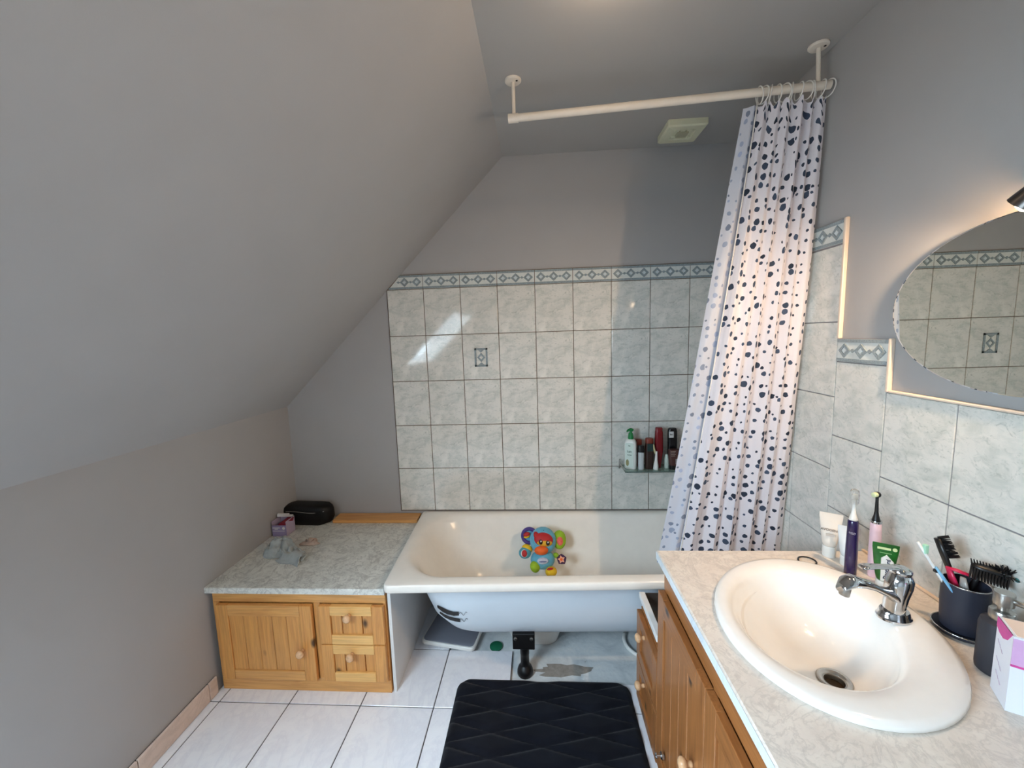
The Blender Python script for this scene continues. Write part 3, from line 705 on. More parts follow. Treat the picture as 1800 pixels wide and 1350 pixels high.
# ------------------------------------------------------------------ things on the worktop
ZW = .8205
tag(B().ring((1.612, -1.018, ZW+.0022), (0,0,1), .022, .0021, 32, 8, 1.05, .25, .25+1.88*PI).build('hair_tie', m_black, None, 'all'), 'thin black hair tie lying on the worktop in front of the cream tube', 'hair tie')
def squeeze(name, label, cat, c, ang, rb, wt_, zc, h, m_body, m_cap, capn='cap', group=None):
    """tube standing on its cap: round near the cap, flat and wide at the crimp"""
    t = thing(name, label, cat, (c[0], c[1], ZW)); X = Vector((math.cos(ang), math.sin(ang), 0)); Y = Vector((-X.y, X.x, 0))
    c = Vector((c[0], c[1], ZW))
    def lp(a, b_, z, n=24): return [c + X*a*math.cos(2*PI*i/n) + Y*b_*math.sin(2*PI*i/n) + Vector((0, 0, z)) for i in range(n)]
    b = B(); b.loft([lp(rb*.93, rb*.93, 0), lp(rb*.98, rb*.98, .002), lp(rb, rb, zc-.002), lp(rb*.97, rb*.97, zc)]); b.build(capn, m_cap, t, True)
    b = B(); b.loft([lp(rb*.85, rb*.85, zc), lp(rb*1.0, rb*1.0, zc+.004)] + [lp(rb+(wt_-rb)*(k/8)**.8, rb*(1-(k/8)**1.3)+.0012, zc+.004+(h-zc-.016)*k/8) for k in range(1, 9)] + [lp(wt_, .0012, h)]); b.build('tube_body', m_body, t, True)
    return t, X, Y, c
m_cream = M('cream_tube', (232, 222, 210), .35)
m_grey_ink = M('grey_ink', (120, 114, 110), .5); m_pale_ink = M('pale_ink', (198, 190, 182), .5)
face_a = math.atan2(1.692-.818, -(-.978+2.214)) # facing the camera: crimp parallel to the picture
ang = math.radians(-33)
t, X, Y, c = squeeze('cream_tube', 'cream coloured squeeze tube with a white cap beside the curtain, grey lettering', 'tube', (1.696, -.985), ang, .0175, .0285, .034, .136, m_cream, m_white_p)
nf = -Y
text('lettering', 'AVOGENO', .0098, m_grey_ink, t, c + nf*.0155 + Vector((0, 0, .088)), X, (0,0,1), .0002)
b = B(); o_ = c + nf*.0172 + Vector((0, 0, .073)); b.prism([(-.011, -.0035), (.011, -.0035), (.011, .0035), (-.011, .0035)], lambda u, v: o_ + X*u + Vector((0,0,v)), lambda u, v: o_ + X*u + Vector((0,0,v)) - nf*.001); b.build('printed_panel', m_pale_ink, t)
# white tube behind the purple toothbrush
t, X, Y, c = squeeze('white_tube', 'plain white squeeze tube standing half hidden behind the purple toothbrush', 'tube', (1.713, -1.035), ang, .017, .026, .03, .118, M('white_tube_plastic', (226, 228, 228), .35), m_white_p)
def toothbrush(name, label, c, lean, m_handle, m_neck, h1, r0, r1, head):
    t = thing(name, label, 'toothbrush', (c[0], c[1], ZW)); c = Vector((c[0], c[1], ZW)); ax = Vector(lean).normalized()
    b = B(); b.lathe([(r0*.92, 0), (r0, .003), (r0*.98, h1*.4), (r1*1.02, h1*.85), (r1, h1-.004), (r1*.8, h1)], c, ax, 22); b.build('handle', m_handle, t, True)
    b = B(); b.lathe([(r1*.86, h1), (r1*.8, h1+.004), (.0062, h1+.018), (.0045, h1+.03), (.0036, h1+.062), (.0036, h1+.07)], c, ax, 16, True, True); 
    return t, c, ax, b
m_purple = M('dark_purple_plastic', (34, 22, 72), .22, coat=.5)
t, c, ax, b = toothbrush('electric_toothbrush', 'dark purple electric toothbrush with a white head under a clear cap', (1.688, -1.082), (-.012, 0, 1), m_purple, m_white_p, .162, .0145, .0125, 0)
b.build('brush_neck', m_white_p, t, 'all')
b = B(); b.lathe([(.0062, .222), (.0062, .236), (.003, .238)], c, ax, 12, sx=.8, sy=1); b.build('brush_head', m_white_p, t, 'all')
k = NT('clear_plastic'); k.p.inputs['Transmission Weight'].default_value = .95; k.p.inputs['Roughness'].default_value = .08; k.p.inputs['IOR'].default_value = 1.2; k.p.inputs['Base Color'].default_value = (.93, .95, .95, 1); m_clear = k.m
b = B(); b.lathe([(.0085, .208), (.0105, .214), (.0112, .236), (.0092, .247), (.004, .251), (.0, .2515)], c, ax, 18, False); b.build('clear_cap', m_clear, t, 'all')
vw = (CP - c); vw.z = 0; vw.normalize(); sdv = Vector((-vw.y, vw.x, 0))
text('lettering', 'PHILIPS', .0048, M('silver_ink', (196, 190, 210), .4), t, c + ax*.128 + vw*.0138, sdv, (0,0,1), 0)
b = B(); o_ = c + ax*.124 + vw*.0137; b.prism([(-.006, 0), (.006, 0), (.006, .0006), (-.006, .0006)], lambda u, v: o_ + sdv*u + Vector((0,0,v)), lambda u, v: o_ + sdv*u + Vector((0,0,v)) - vw*.001); b.build('printed_line', M('silver_line', (190, 186, 200), .4), t)
m_pink = M('pale_pink_plastic', (232, 196, 204), .3, coat=.3)
t, c, ax, b = toothbrush('electric_toothbrush', 'pale pink electric toothbrush with a black neck behind the green toothpaste tube', (1.745, -1.090), (-.03, .0, 1), m_pink, m_black, .160, .0145, .0125, 0)
b.build('brush_neck', m_black, t, 'all')
b = B(); b.lathe([(.0132, .158), (.0134, .1595), (.0134, .1625), (.0128, .164)], c, ax, 20); b.build('chrome_ring', m_chrome, t, True)
hd = c + ax*.238
b = B(); b.lathe([(.003, -.004), (.0075, -.004), (.0082, -.002), (.0078, .002), (.004, .003)], hd, (vw - sdv*.75), 16); b.build('brush_head', m_black, t, 'all')
b = B(); b.lathe([(.0068, .002), (.0066, .011), (.0058, .0115)], hd - sdv*.001, (vw - sdv*.75), 16); b.build('bristles', M('lime_bristles', (216, 224, 178), .8), t, True)
# toothpaste tube
m_green = M('green_tube', (30, 92, 34), .3, var=.25, vs=60)
t, X, Y, c = squeeze('toothpaste_tube', 'green and white toothpaste tube standing on its cap behind the tap', 'toothpaste', (1.729, -1.140), math.radians(-30), .016, .027, .022, .122, m_green, m_white_p)
nf = -Y; m_wink = M('white_print', (232, 234, 232), .4); m_navyink = M('navy_print', (30, 34, 66), .4)
def bodydepth(z):
    k = min(1, max(0, (z-.026)/(.122-.016-.022))); return .016*(1-k**1.3)+.0012
lq = lambda u, z, e: c + X*u + Vector((0,0,z)) + nf*(.0195 - (z-.026)*.165 + e)
b = B(); b.prism([(-.009, .026), (.012, .026), (.016, .078), (.002, .094), (-.009, .084)], lambda u, v: lq(u, v, 0), lambda u, v: lq(u, v, -.004)); b.build('white_label', m_wink, t)
text('lettering', 'Dentagard', .0125, m_navyink, t, lq(.003, .058, .0006), (X*.10 + Vector((0,0,1)) - nf*.165), -X, .0003)
b = B(); o_ = c + Vector((0,0,.109)) + nf*(bodydepth(.109)+.0012)
b.prism([(-.017, -.003), (.010, -.003), (.010, .003), (-.017, .003)], lambda u, v: o_ + X*u + Vector((0,0,v)), lambda u, v: o_ + X*u + Vector((0,0,v)) - nf*.001)
b.lathe([(.0048, 0), (.0048, .001)], o_ + X*.018 + Vector((0,0,.001)) - nf*.001, nf, 14); b.build('pale_badge', M('pale_green_print', (216, 230, 176), .4), t)
b = B()
for q in range(3): b.prism([(-.012, -.012-.006*q), (.012, -.012-.006*q), (.012, -.0105-.006*q), (-.012, -.0105-.006*q)], lambda u, v: o_ + X*u + Vector((0,0,v)) + nf*.002, lambda u, v: o_ + X*u + Vector((0,0,v)))
b.build('printed_lines', M('light_green_print', (140, 190, 130), .4), t)
# beaker, saucer and combs
CU = Vector((1.766, -1.306, ZW))
m_navyc = M('navy_matt_cup', (34, 38, 52), .55)
sd_ = thing('beaker_saucer', 'round navy saucer with a chrome rim under the navy beaker', 'saucer', CU)
b = B(); b.lathe([(.040, 0), (.046, .006), (.0505, .012), (.048, .0125), (.044, .009), (.0, .009)], CU, (0,0,1), 36); b.build('dish', m_navyc, sd_, 'all')
B().ring(CU + Vector((0,0,.0125)), (0,0,1), .0495, .0014, 36, 8).build('chrome_rim', m_chrome, sd_, 'all')
cu = thing('beaker', 'navy bathroom beaker with a chrome rim holding combs and brushes', 'beaker', CU + Vector((0,0,.0095)))
zb = .0095
b = B(); b.lathe([(.030, zb), (.034, zb+.001), (.037, zb+.006), (.039, zb+.05), (.039, zb+.110), (.037, zb+.110), (.037, zb+.05), (.034, zb+.008), (.0, zb+.007)], CU, (0,0,1), 40); b.build('cup', m_navyc, cu, True)
B().ring(CU + Vector((0,0,zb+.110)), (0,0,1), .0381, .0015, 40, 8).build('chrome_rim', m_chrome, cu, 'all')
def stick(name, label, cat, p0, p1, r, m, sq=1, extra=None, n=10):
    t = thing(name, label, cat, p0); p0 = Vector(p0); p1 = Vector(p1)
    b = B(); rr = r if isinstance(r, list) else [r]*6
    b.tube([p0.lerp(p1, i/(len(rr)-1)) for i in range(len(rr))], rr, n, True, sq); b.build('handle', m, t, 'all')
    return t
Q = lambda x, y, z: CU + Vector((x, y, z))
vw = Vector((-.72, -.69, 0)); sr = Vector((.69, -.72, 0))       # towards the camera / to the right in the picture
def QP(s, d, z): return CU + sr*s + vw*d + Vector((0, 0, z))
t = stick('toothbrush', 'clear white handled toothbrush leaning out of the navy beaker, furthest left', 'toothbrush', QP(.018, .008, .022), QP(-.082, .012, .190), [.003, .004, .0042, .004, .0034, .003], M('clear_white_plastic', (224, 228, 228), .2))
b = B(); p = QP(-.068, .012, .178); b.box(p - Vector((.003, .003, .012)), p + Vector((.006, .006, .010)), .002); b.build('bristles', M('mint_bristles', (170, 220, 190), .8), t)
t = stick('hair_brush', 'black bristled brush standing up at the back of the beaker, behind the blue comb', 'brush', QP(.012, -.012, .022), QP(-.052, -.015, .200), [.005, .005, .005, .007, .0085, .008], m_black, .6)
b = B(); rnd = random.Random(5)
for q in range(90):
    a = rnd.random(); p = QP(-.022, -.015, .140).lerp(QP(-.052, -.015, .203), a); d = (sr*(.8+.4*rnd.random()) + Vector((0,0,1))*(.2+.5*rnd.random()) + vw*(rnd.random()-.5)).normalized()
    if a < .3: continue
    b.tube([p, p + d*.020], [.0018, .0008], 4)
o = b.build('bristles', m_black, t); o['kind'] = 'stuff'
t = stick('comb', 'light blue plastic comb handle leaning over the rim of the navy beaker', 'comb', QP(.020, .024, .04), QP(-.048, .031, .149), [.003, .004, .0055, .0066, .0070, .0055], M('light_blue_plastic', (118, 180, 222), .3), .45)
p = QP(-.047, .030, .141); B().box(p - Vector((.004, .004, .004)), p + Vector((.004, .004, .003)), .001).build('black_tip', m_black, t)
t = stick('hair_clip', 'bright pink plastic hair clip in the middle of the navy beaker', 'hair clip', QP(.008, .0, .03), QP(-.030, .0, .143), [.005, .007, .009, .010, .009, .006], M('bright_pink_plastic', (214, 40, 84), .3), .5)
b = B(); b.tube([QP(-.034, .0, .143), QP(-.016, .002, .143), QP(.002, .002, .140)], [.005, .007, .006], 8, True, .5); b.build('arm', M('bright_pink_plastic_arm', (206, 36, 78), .3), t, 'all')
t = stick('spatula', 'grey rounded spatula end inside the navy beaker', 'spatula', QP(.008, .012, .03), QP(-.006, .014, .136), [.003, .003, .004, .008, .0095, .006], M('grey_plastic', (150, 148, 146), .3), .5)
t = stick('vent_brush', 'black vent hairbrush lying across the right side of the navy beaker', 'brush', QP(-.008, -.010, .03), QP(.016, -.006, .150), [.005, .005, .005, .006, .006, .006], m_black, .7)
b = B(); p0, p1 = QP(.004, -.004, .163), QP(.060, -.010, .158)
b.tube([p0.lerp(p1, i/7) for i in range(8)], [.008, .012, .0135, .0135, .0135, .013, .012, .007], 10, True, .6); b.build('brush_head', m_black, t, 'all')
b = B()
for q in range(13):
    for s_ in (-1, 0, 1):
        a = .02+.95*q/12; p = p0.lerp(p1, a) + vw*(.006*s_+.004); d = (-Vector((0,0,1))*1.0 + vw*(.6+.3*s_) - sr*.1).normalized()
        b.tube([p, p + d*.026], [.0024, .0014], 5)
    p = p0.lerp(p1, .02+.95*q/12); b.tube([p, p + Vector((0,0,.015)) - sr*.003], [.002, .001], 5)
for q in range(70):
    p = p0.lerp(p1, .72+.28*rnd.random()); d = Vector((rnd.random()-.5, rnd.random()-.5, rnd.random()*.8-.1)).normalized(); b.tube([p, p + d*.02], [.0018, .0008], 4)
o = b.build('bristles', m_black, t); o['kind'] = 'stuff'
b = B(); b.ball(p1 + sr*.010 - Vector((0,0,.004)), .005); b.build('teal_tip', M('teal_plastic', (30, 110, 116), .4), t)
# soap dispenser
so = Vector((1.722, -1.417, ZW))
t = thing('soap_dispenser', 'charcoal soap dispenser with a brushed steel pump behind the pink and white carton', 'soap dispenser', so)
b = B(); b.lathe([(.026, 0), (.029, .003), (.030, .01), (.030, .098), (.028, .108), (.020, .114), (.016, .116)], so, (0,0,1), 32); b.build('bottle', M('charcoal_matt', (42, 44, 52), .55), t, True)
b = B(); b.lathe([(.0175, .112), (.0185, .114), (.0185, .132), (.017, .134), (.008, .135), (.008, .146)], so, (0,0,1), 24); b.build('collar', m_steel, t, True)
b = B(); b.lathe([(.0145, .146), (.0150, .148), (.0150, .170), (.0145, .172)], so, (0,0,1), 24); b.build('pump_head', m_steel, t, True)
b = B(); b.tube([so + Vector((0,0,.160)), so + Vector((.012, -.030, .160)), so + Vector((.016, -.045, .156))], [.006, .005, .004], 10); b.build('nozzle', m_steel, t, 'all')
# carton
bA, bB = Vector((1.677, -1.451, 0)), Vector((1.647, -1.504, 0)); ed = (bA-bB); wdir = Vector((.87, -.49, 0)).normalized()
cx = thing('carton', 'white and pink cosmetics carton standing at the right edge of the worktop', 'carton', (bB.x, bB.y, ZW))
H_ = .146; C0 = bB + Vector((0,0,ZW)); WD = .085
m_card = M('white_carton', (232, 234, 242), .35); m_mag = M('magenta_print', (206, 70, 150), .35, var=.12, vs=30); m_lilp = M('lilac_print', (214, 170, 212), .35, var=.06, vs=30)
def cb(u, v, z): return C0 + wdir*u + ed*v + Vector((0,0,z))
b = B(); lo = [cb(0,0,0), cb(WD,0,0), cb(WD,1,0), cb(0,1,0)]; b.loft([lo, [p + Vector((0,0,H_)) for p in lo]]); b.build('box', m_card, cx)
nfr = -ed.normalized(); nsd = -wdir
b = B(); b.prism([(0, H_-.004), (WD, H_-.004), (WD, .118), (.052, .116), (.034, .108), (.018, .090), (.001, .094), (0, .094)], lambda u, z: cb(u, 0, z) + nfr*.0006, lambda u, z: cb(u, 0, z) - nfr*.001); b.build('printed_band', m_lilp, cx)
b = B(); b.prism([(.0, .093), (.018, .092), (.034, .110), (.052, .118), (WD, .121), (WD, .117), (.053, .113), (.036, .104), (.019, .088), (0, .089)], lambda u, z: cb(u, 0, z) + nfr*.0010, lambda u, z: cb(u, 0, z) - nfr*.001); b.build('printed_curve', m_mag, cx)
b = B(); b.prism([(1.0, H_), (.05, H_), (.3, H_-.020), (.55, H_-.027), (.8, H_-.025), (1.0, H_-.018)], lambda v, z: cb(0, v, z) + nsd*.0006, lambda v, z: cb(0, v, z) - nsd*.001); b.build('printed_corner', m_mag, cx)
b = B(); b.prism([(.005, .04), (WD-.004, .04), (WD-.004, .96), (.005, .96)], lambda u, v: cb(u, v, H_+.0008), lambda u, v: cb(u, v, H_-.0005)); b.build('lid', M('cream_lid', (246, 222, 206), .4), cx)
text('lettering', 'P', .017, M('plum_print', (134, 40, 120), .4), cx, cb(.024, 0, .080) + nfr*.0012, wdir, (0,0,1), .0003)
b = B(); b.prism([(.022, .024), (.05, .020), (.05, .0215), (.022, .0255)], lambda u, z: cb(u, 0, z) + nfr*.0008, lambda u, z: cb(u, 0, z) - nfr*.001); b.build('printed_line', m_grey_ink, cx)
m_lpr = M('pale_violet_print', (196, 178, 204), .4)
for q, (v, z) in enumerate(((.62, .100), (.60, .066), (.55, .040))):
    text('printed_script', ('Rose', 'Soin', 'Teint')[q] if False else '~~~', .016, m_lpr, cx, cb(0, v, z) + nsd*.0012, (ed.normalized()*-.8 + Vector((0,0,-.6))), (ed.normalized()*-.6 + Vector((0,0,.8))), 0)
# reed sticks behind the carton
rd = thing('reed_diffuser', 'brown reed sticks standing in a small glass behind the carton', 'diffuser', (1.775, -1.462, ZW))
b = B(); b.lathe([(.022, 0), (.024, .004), (.024, .05), (.012, .066), (.012, .08), (.010, .08), (.010, .066), (.021, .048), (.021, .006), (0, .005)], (1.775, -1.462, ZW), (0,0,1), 24); b.build('glass_bottle', m_clear, rd, 'all')
for dx, dy in ((-.012, .028), (.006, .010), (-.004, -.02)):
    B().tube([(1.775, -1.462, ZW+.008), (1.775+dx, -1.462+dy, ZW+.178)], .0016, 6).build('reed', M('brown_reed', (132, 92, 84), .7), rd)
# ------------------------------------------------------------------ mirror and its lamp
mi = thing('oval_mirror', 'frameless oval mirror on the grey wall above the washbasin', 'mirror', (1.822, -1.30, 1.554))
def ov(k, x): return [Vector((x, -1.302+.299*k*math.cos(2*PI*i/96), 1.554+.1915*k*math.sin(2*PI*i/96))) for i in range(96)]
b = B(); b.loft([ov(.97, 1.8275), ov(.97, 1.8175), ov(.996, 1.8170), ov(1, 1.8155), ov(.998, 1.8115)]); b.build('mirror_back', M('mirror_edge', (150, 160, 150), .2, metal=.6), mi, True)
b = B(); b.loft([ov(.998, 1.8115), ov(.985, 1.8105)], False, True); b.build('mirror_glass', M('silvered_glass', (226, 230, 226), .0, metal=1), mi)
ml = thing('mirror_lamp', 'brushed metal spot lamp over the oval mirror, cut by the picture edge', 'lamp', (1.82, -1.42, 1.82))
m_shade = M('dark_steel', (92, 88, 86), .3, metal=.9); m_bulb = M('lit_bulb', (255, 206, 150), .4, emit=260)
for ax, mo in ((Vector((-.20, .66, -.72)).normalized(), Vector((1.757, -1.343, 1.738))), (Vector((-.95, .22, -.15)).normalized(), Vector((1.722, -1.575, 1.760)))):  # the second head is unseen, added to go with the slope spot
    B().lathe([(.0, -.098), (.016, -.096), (.020, -.088), (.022, -.06), (.030, 0), (.0285, 0), (.020, -.056), (.0, -.060)], mo, ax, 32, False, False).build('shade', m_shade, ml, True)
    B().lathe([(.0, -.030), (.012, -.024), (.017, -.009), (.012, .005), (.0, .009)], mo, ax, 20).build('bulb', m_bulb, ml, 'all')
    q = mo - ax*.085; B().tube([q, q + Vector((.015, -.012 if mo.y > -1.45 else .012, .012)), (1.812, -1.43 if mo.y > -1.45 else -1.47, 1.83)], .006, 10).build('arm', m_steel, ml, 'all')
b = B(); b.lathe([(.04, 0), (.04, .010), (.034, .014)], (1.8278, -1.45, 1.83), (-1, 0, 0), 28); b.build('wall_plate', m_steel, ml, True)
# ------------------------------------------------------------------ ceiling lamp (above the top edge of the picture)
cl = thing('ceiling_lamp', 'small round ceiling lamp above the middle of the room', 'lamp', (1.02, -1.13, 2.447))
b = B(); b.lathe([(.035, 0), (.036, .010), (.018, .02), (.016, .035), (.0, .036)], (1.02, -1.135, 2.4465), (0, 0, -1), 24); b.build('canopy', m_white_p, cl, True)

# ------------------------------------------------------------------ shower rod, rings, curtain
RA, RB = Vector((.733, -.618, 2.317)), Vector((1.814, -.690, 2.320)); RR = .0135
rod = thing('curtain_rod', 'cream shower curtain rod hung from the ceiling on two supports', 'rod', (1.27, -.65, 2.32))
b = B(); b.tube([RA, RB], RR, 18); b.build('pole', m_cream_paint, rod, True)
b = B(); b.tube([RA - Vector((.003, 0, 0)), RA + Vector((.034, -.002, 0))], RR+.0022, 18); b.build('end_cap', m_cream_paint, rod, True)
for p, (px, py) in ((RA + Vector((.018, -.001, 0)), (.751, -.619)), (RB - Vector((.038, -.003, 0)), (1.773, -.684))):
    b = B(); b.lathe([(.0305, 0), (.0305, .004), (.027, .0075), (.008, .009)], (px, py, ZC), (0,0,-1), 28); b.build('ceiling_plate', m_cream_paint, rod, True)
    B().tube([p + Vector((0,0,RR-.002)), (px, py, ZC-.008)], .0068, 12).build('support', m_cream_paint, rod, True)
    B().lathe([(.004, 0), (.004, .003)], (px+.014, py-.01, ZC-.0065), (0,0,-1), 8).build('screw', m_dark, rod)
# curtain cloth
def dots(name, base, dot):
    k = NT(name); uv = k.n('ShaderNodeUVMap', uv_map='UVMap')
    nz = k.n('ShaderNodeTexNoise'); nz.inputs['Scale'].default_value = 60; nz.inputs['Detail'].default_value = 1; k.l(uv.outputs[0], nz.inputs['Vector'])
    sub = k.n('ShaderNodeVectorMath', operation='MULTIPLY_ADD'); sub.inputs[1].default_value = (.008, .008, 0)
    k.l(nz.outputs['Color'], sub.inputs[0]); k.l(uv.outputs[0], sub.inputs[2])
    vo = k.n('ShaderNodeTexVoronoi', voronoi_dimensions='2D'); vo.inputs['Scale'].default_value = 27; vo.inputs['Randomness'].default_value = .72; k.l(sub.outputs[0], vo.inputs['Vector'])
    sp = k.n('ShaderNodeSeparateColor'); k.l(vo.outputs['Color'], sp.inputs[0])
    r = k.n('ShaderNodeMath', operation='MULTIPLY_ADD'); r.inputs[1].default_value = .22; r.inputs[2].default_value = .12; pw = k.n('ShaderNodeMath', operation='POWER'); pw.inputs[1].default_value = 1.6
    k.l(sp.outputs[0], pw.inputs[0]); k.l(pw.outputs[0], r.inputs[0])
    ls = k.n('ShaderNodeMath', operation='LESS_THAN'); k.l(vo.outputs['Distance'], ls.inputs[0]); k.l(r.outputs[0], ls.inputs[1])
    dc = k.mix(sp.outputs[1], dot, tuple(min(255, int(a*1.5+12)) for a in dot))
    k.l(k.mix(ls.outputs[0], base, dc), k.p.inputs['Base Color']); k.p.inputs['Roughness'].default_value = .7; k.p.inputs['Specular IOR Level'].default_value = .2
    tl = k.n('ShaderNodeBsdfTranslucent'); k.l(k.mix(ls.outputs[0], base, dc), tl.inputs[0]); mx = k.n('ShaderNodeMixShader'); mx.inputs[0].default_value = .22
    k.l(k.p.outputs[0], mx.inputs[1]); k.l(tl.outputs[0], mx.inputs[2]); k.l(mx.outputs[0], k.t.nodes['Material Output'].inputs[0])
    return k.m
m_dots = dots('dotted_polyester', (236, 234, 242), (44, 54, 70)); m_dots2 = dots('dotted_polyester_reverse', (212, 217, 230), (112, 122, 142))
cur = thing('shower_curtain', 'white shower curtain with dark grey blue dots gathered at the right end of the rod', 'curtain', (1.62, -.66, .55))
ZTOP, ZBOT = 2.285, .52
def lerp(a, b, t): return a+(b-a)*t
ringx = [1.594, 1.606, 1.628, 1.652, 1.674, 1.694, 1.718, 1.742, 1.762, 1.786, 1.8085]
def cloth_sheet(xl, xr, amp, nf, name, m, uo, ydel, nU=240, nV=90, ph=0.0, sag=True):
    """xl,xr,amp functions of t (0 top, 1 bottom)"""
    b = B(); uvl = b.b.loops.layers.uv.new('UVMap'); rows = []; us = []
    for j in range(nV+1):
        t = j/nV; row = []; uu = [0]
        for i in range(nU+1):
            s = i/nU; th = 2*PI*nf*(s + .018*math.sin(2*PI*s*2.3+1)*1 + .02*math.sin(5*s+t*2.2)*t) + ph
            A = amp(t)*(.72 + .28*math.sin(9.1*s+2.0+1.1*t)); sh = math.sin(th); sh = math.copysign(abs(sh)**.8, sh)
            x = lerp(xl(t), xr(t), s) + .35*A*math.sin(2*th)*(.4+.6*t)
            y0 = lerp(lerp(-.680, -.690, s), lerp(-.562, -.560, s), min(1, t*1.02)**1.2)
            y = y0 + ydel + A*sh + .004*math.sin(7*t+9*s)
            z = lerp(ZTOP, ZBOT, t)
            if sag:
                z += (1-t)**14 * (.010*math.cos(2*PI*10*s) - .004)
            row.append(Vector((x, y, z)))
            if i: uu.append(uu[-1] + (row[-1]-row[-2]).length)
        rows.append([b.b.verts.new(p) for p in row]); us.append(uu)
    ref = us[int(nV*.75)]
    for j in range(nV):
        for i in range(nU):
            f = b.b.faces.new((rows[j][i], rows[j][i+1], rows[j+1][i+1], rows[j+1][i])); f.smooth = True
            for lp, (jj, ii) in zip(f.loops, ((j, i), (j, i+1), (j+1, i+1), (j+1, i))):
                kk = .35*us[jj][ii] + .65*ref[ii]
                lp[uvl].uv = (uo + kk, (1-jj/nV)*(ZTOP-ZBOT))
    return b.build(name, m, cur, 'all')
XL_ = lambda t: lerp(1.588, 1.395, t**1.05); XR_ = lambda t: 1.806 - .004*math.sin(4*t)
cloth_sheet(XL_, XR_, lambda t: .013+.010*t, 6, 'cloth', m_dots, 0, 0, ph=.6)
cloth_sheet(lambda t: lerp(1.556, 1.318, t), lambda t: lerp(1.612, 1.45, t), lambda t: .006+.008*t, 1, 'turned_back_fold', m_dots2, 3.1, .030, 60, 60, ph=2.2, sag=False)
b = B(); b.tube([Vector((XL_(j/40), lerp(-.680, -.562, min(1, (j/40)*1.02)**1.2) - .0 + (.013+.010*j/40)*.5, lerp(ZTOP, ZBOT, j/40))) for j in range(41)], .0022, 6); b.build('hem', m_white_p, cur, 'all')
r0 = None
for q, x in enumerate(ringx):
    p = RA.lerp(RB, (x-RA.x)/(RB.x-RA.x)) + Vector((0, 0, -.010))
    nx = Vector((1, .35*math.sin(q*2.1)-.07, .15*math.cos(q*1.7)))
    o = B().ring(p, nx, .0265, .0021, 26, 6).build('curtain_ring', m_white_p, None, 'all', loc=p)
    tag(o, '%s white curtain ring on the rod, counted from the left' % ('first second third fourth fifth sixth seventh eighth ninth tenth last'.split()[q]), 'curtain ring', 'rings of the shower curtain')
# ------------------------------------------------------------------ ceiling vent
ve = thing('ceiling_vent', 'square ivory extractor vent on the ceiling by the curtain', 'vent', (1.505, -.17, ZC))
m_ivory = M('ivory_plastic', (222, 220, 190), .45, var=.03)
VX0, VX1, VY0, VY1 = 1.418, 1.592, -.262, -.092
b = B(); b.loft([rrect(VX0, VX1, VY0, VY1, .006, ZC, 4), rrect(VX0, VX1, VY0, VY1, .006, ZC-.024, 4), rrect(VX0+.006, VX1-.006, VY0+.006, VY1-.006, .006, ZC-.030, 4), rrect(VX0+.036, VX1-.036, VY0+.036, VY1-.036, .004, ZC-.030, 4), rrect(VX0+.040, VX1-.040, VY0+.040, VY1-.040, .004, ZC-.022, 4)], True, True); b.build('housing', m_ivory, ve, True)
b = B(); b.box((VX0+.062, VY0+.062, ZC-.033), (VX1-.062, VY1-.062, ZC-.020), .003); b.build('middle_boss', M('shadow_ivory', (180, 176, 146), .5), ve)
for q in range(4):
    x = VX0+.046+.0265*q
    for ya, yb in (((VY0+.042), (VY0+.058)), ((VY1-.058), (VY1-.042))): B().box((x, ya, ZC-.0285), (x+.018, yb, ZC-.0205)).build('louvre', m_ivory, ve)
# ------------------------------------------------------------------ glass shelf with bottles on the end wall
sh = thing('glass_shelf', 'small glass wall shelf with a steel rail carrying bottles on the tiled end wall', 'shelf', (1.43, -.06, .785))
k = NT('green_glass'); k.p.inputs['Transmission Weight'].default_value = .75; k.p.inputs['Roughness'].default_value = .05; k.p.inputs['Base Color'].default_value = lin((170, 196, 186)); m_gls = k.m
ZS = .792; SX0, SX1 = 1.262, 1.72
B().box((SX0, -.125, ZS-.007), (SX1, -.004, ZS), .002, 2).build('glass_plate', m_gls, sh)
b = B(); b.tube([(SX0-.004, -.001, ZS+.028), (SX0-.012, -.03, ZS+.028), (SX0-.012, -.125, ZS+.020), (SX0-.002, -.134, ZS+.014)], .0035, 8); b.tube([(SX0-.012, -.03, ZS+.028), (SX0-.012, -.03, ZS-.012), (SX0-.004, -.001, ZS-.014)], .0035, 8); b.build('bracket', m_steel, sh, 'all')
b = B(); b.tube([(SX1+.004, -.001, ZS+.028), (SX1+.012, -.03, ZS+.028), (SX1+.012, -.125, ZS+.020)], .0035, 8); b.build('bracket', m_steel, sh, 'all')
ZB = ZS+.0005
def flatbottle(t, c, w, d, prof, m, nm='bottle', n=6, r=.012, rz=0):
    """prof: (scale, z)"""
    b = B(); R = Matrix.Translation((c[0], c[1], ZB)) @ Matrix.Rotation(rz, 4, 'Z')
    b.loft([[R @ p for p in rrect(-w*s, w*s, -d*s2, d*s2, r, z, n)] for s, s2, z in prof]); return b.build(nm, m, t, True)
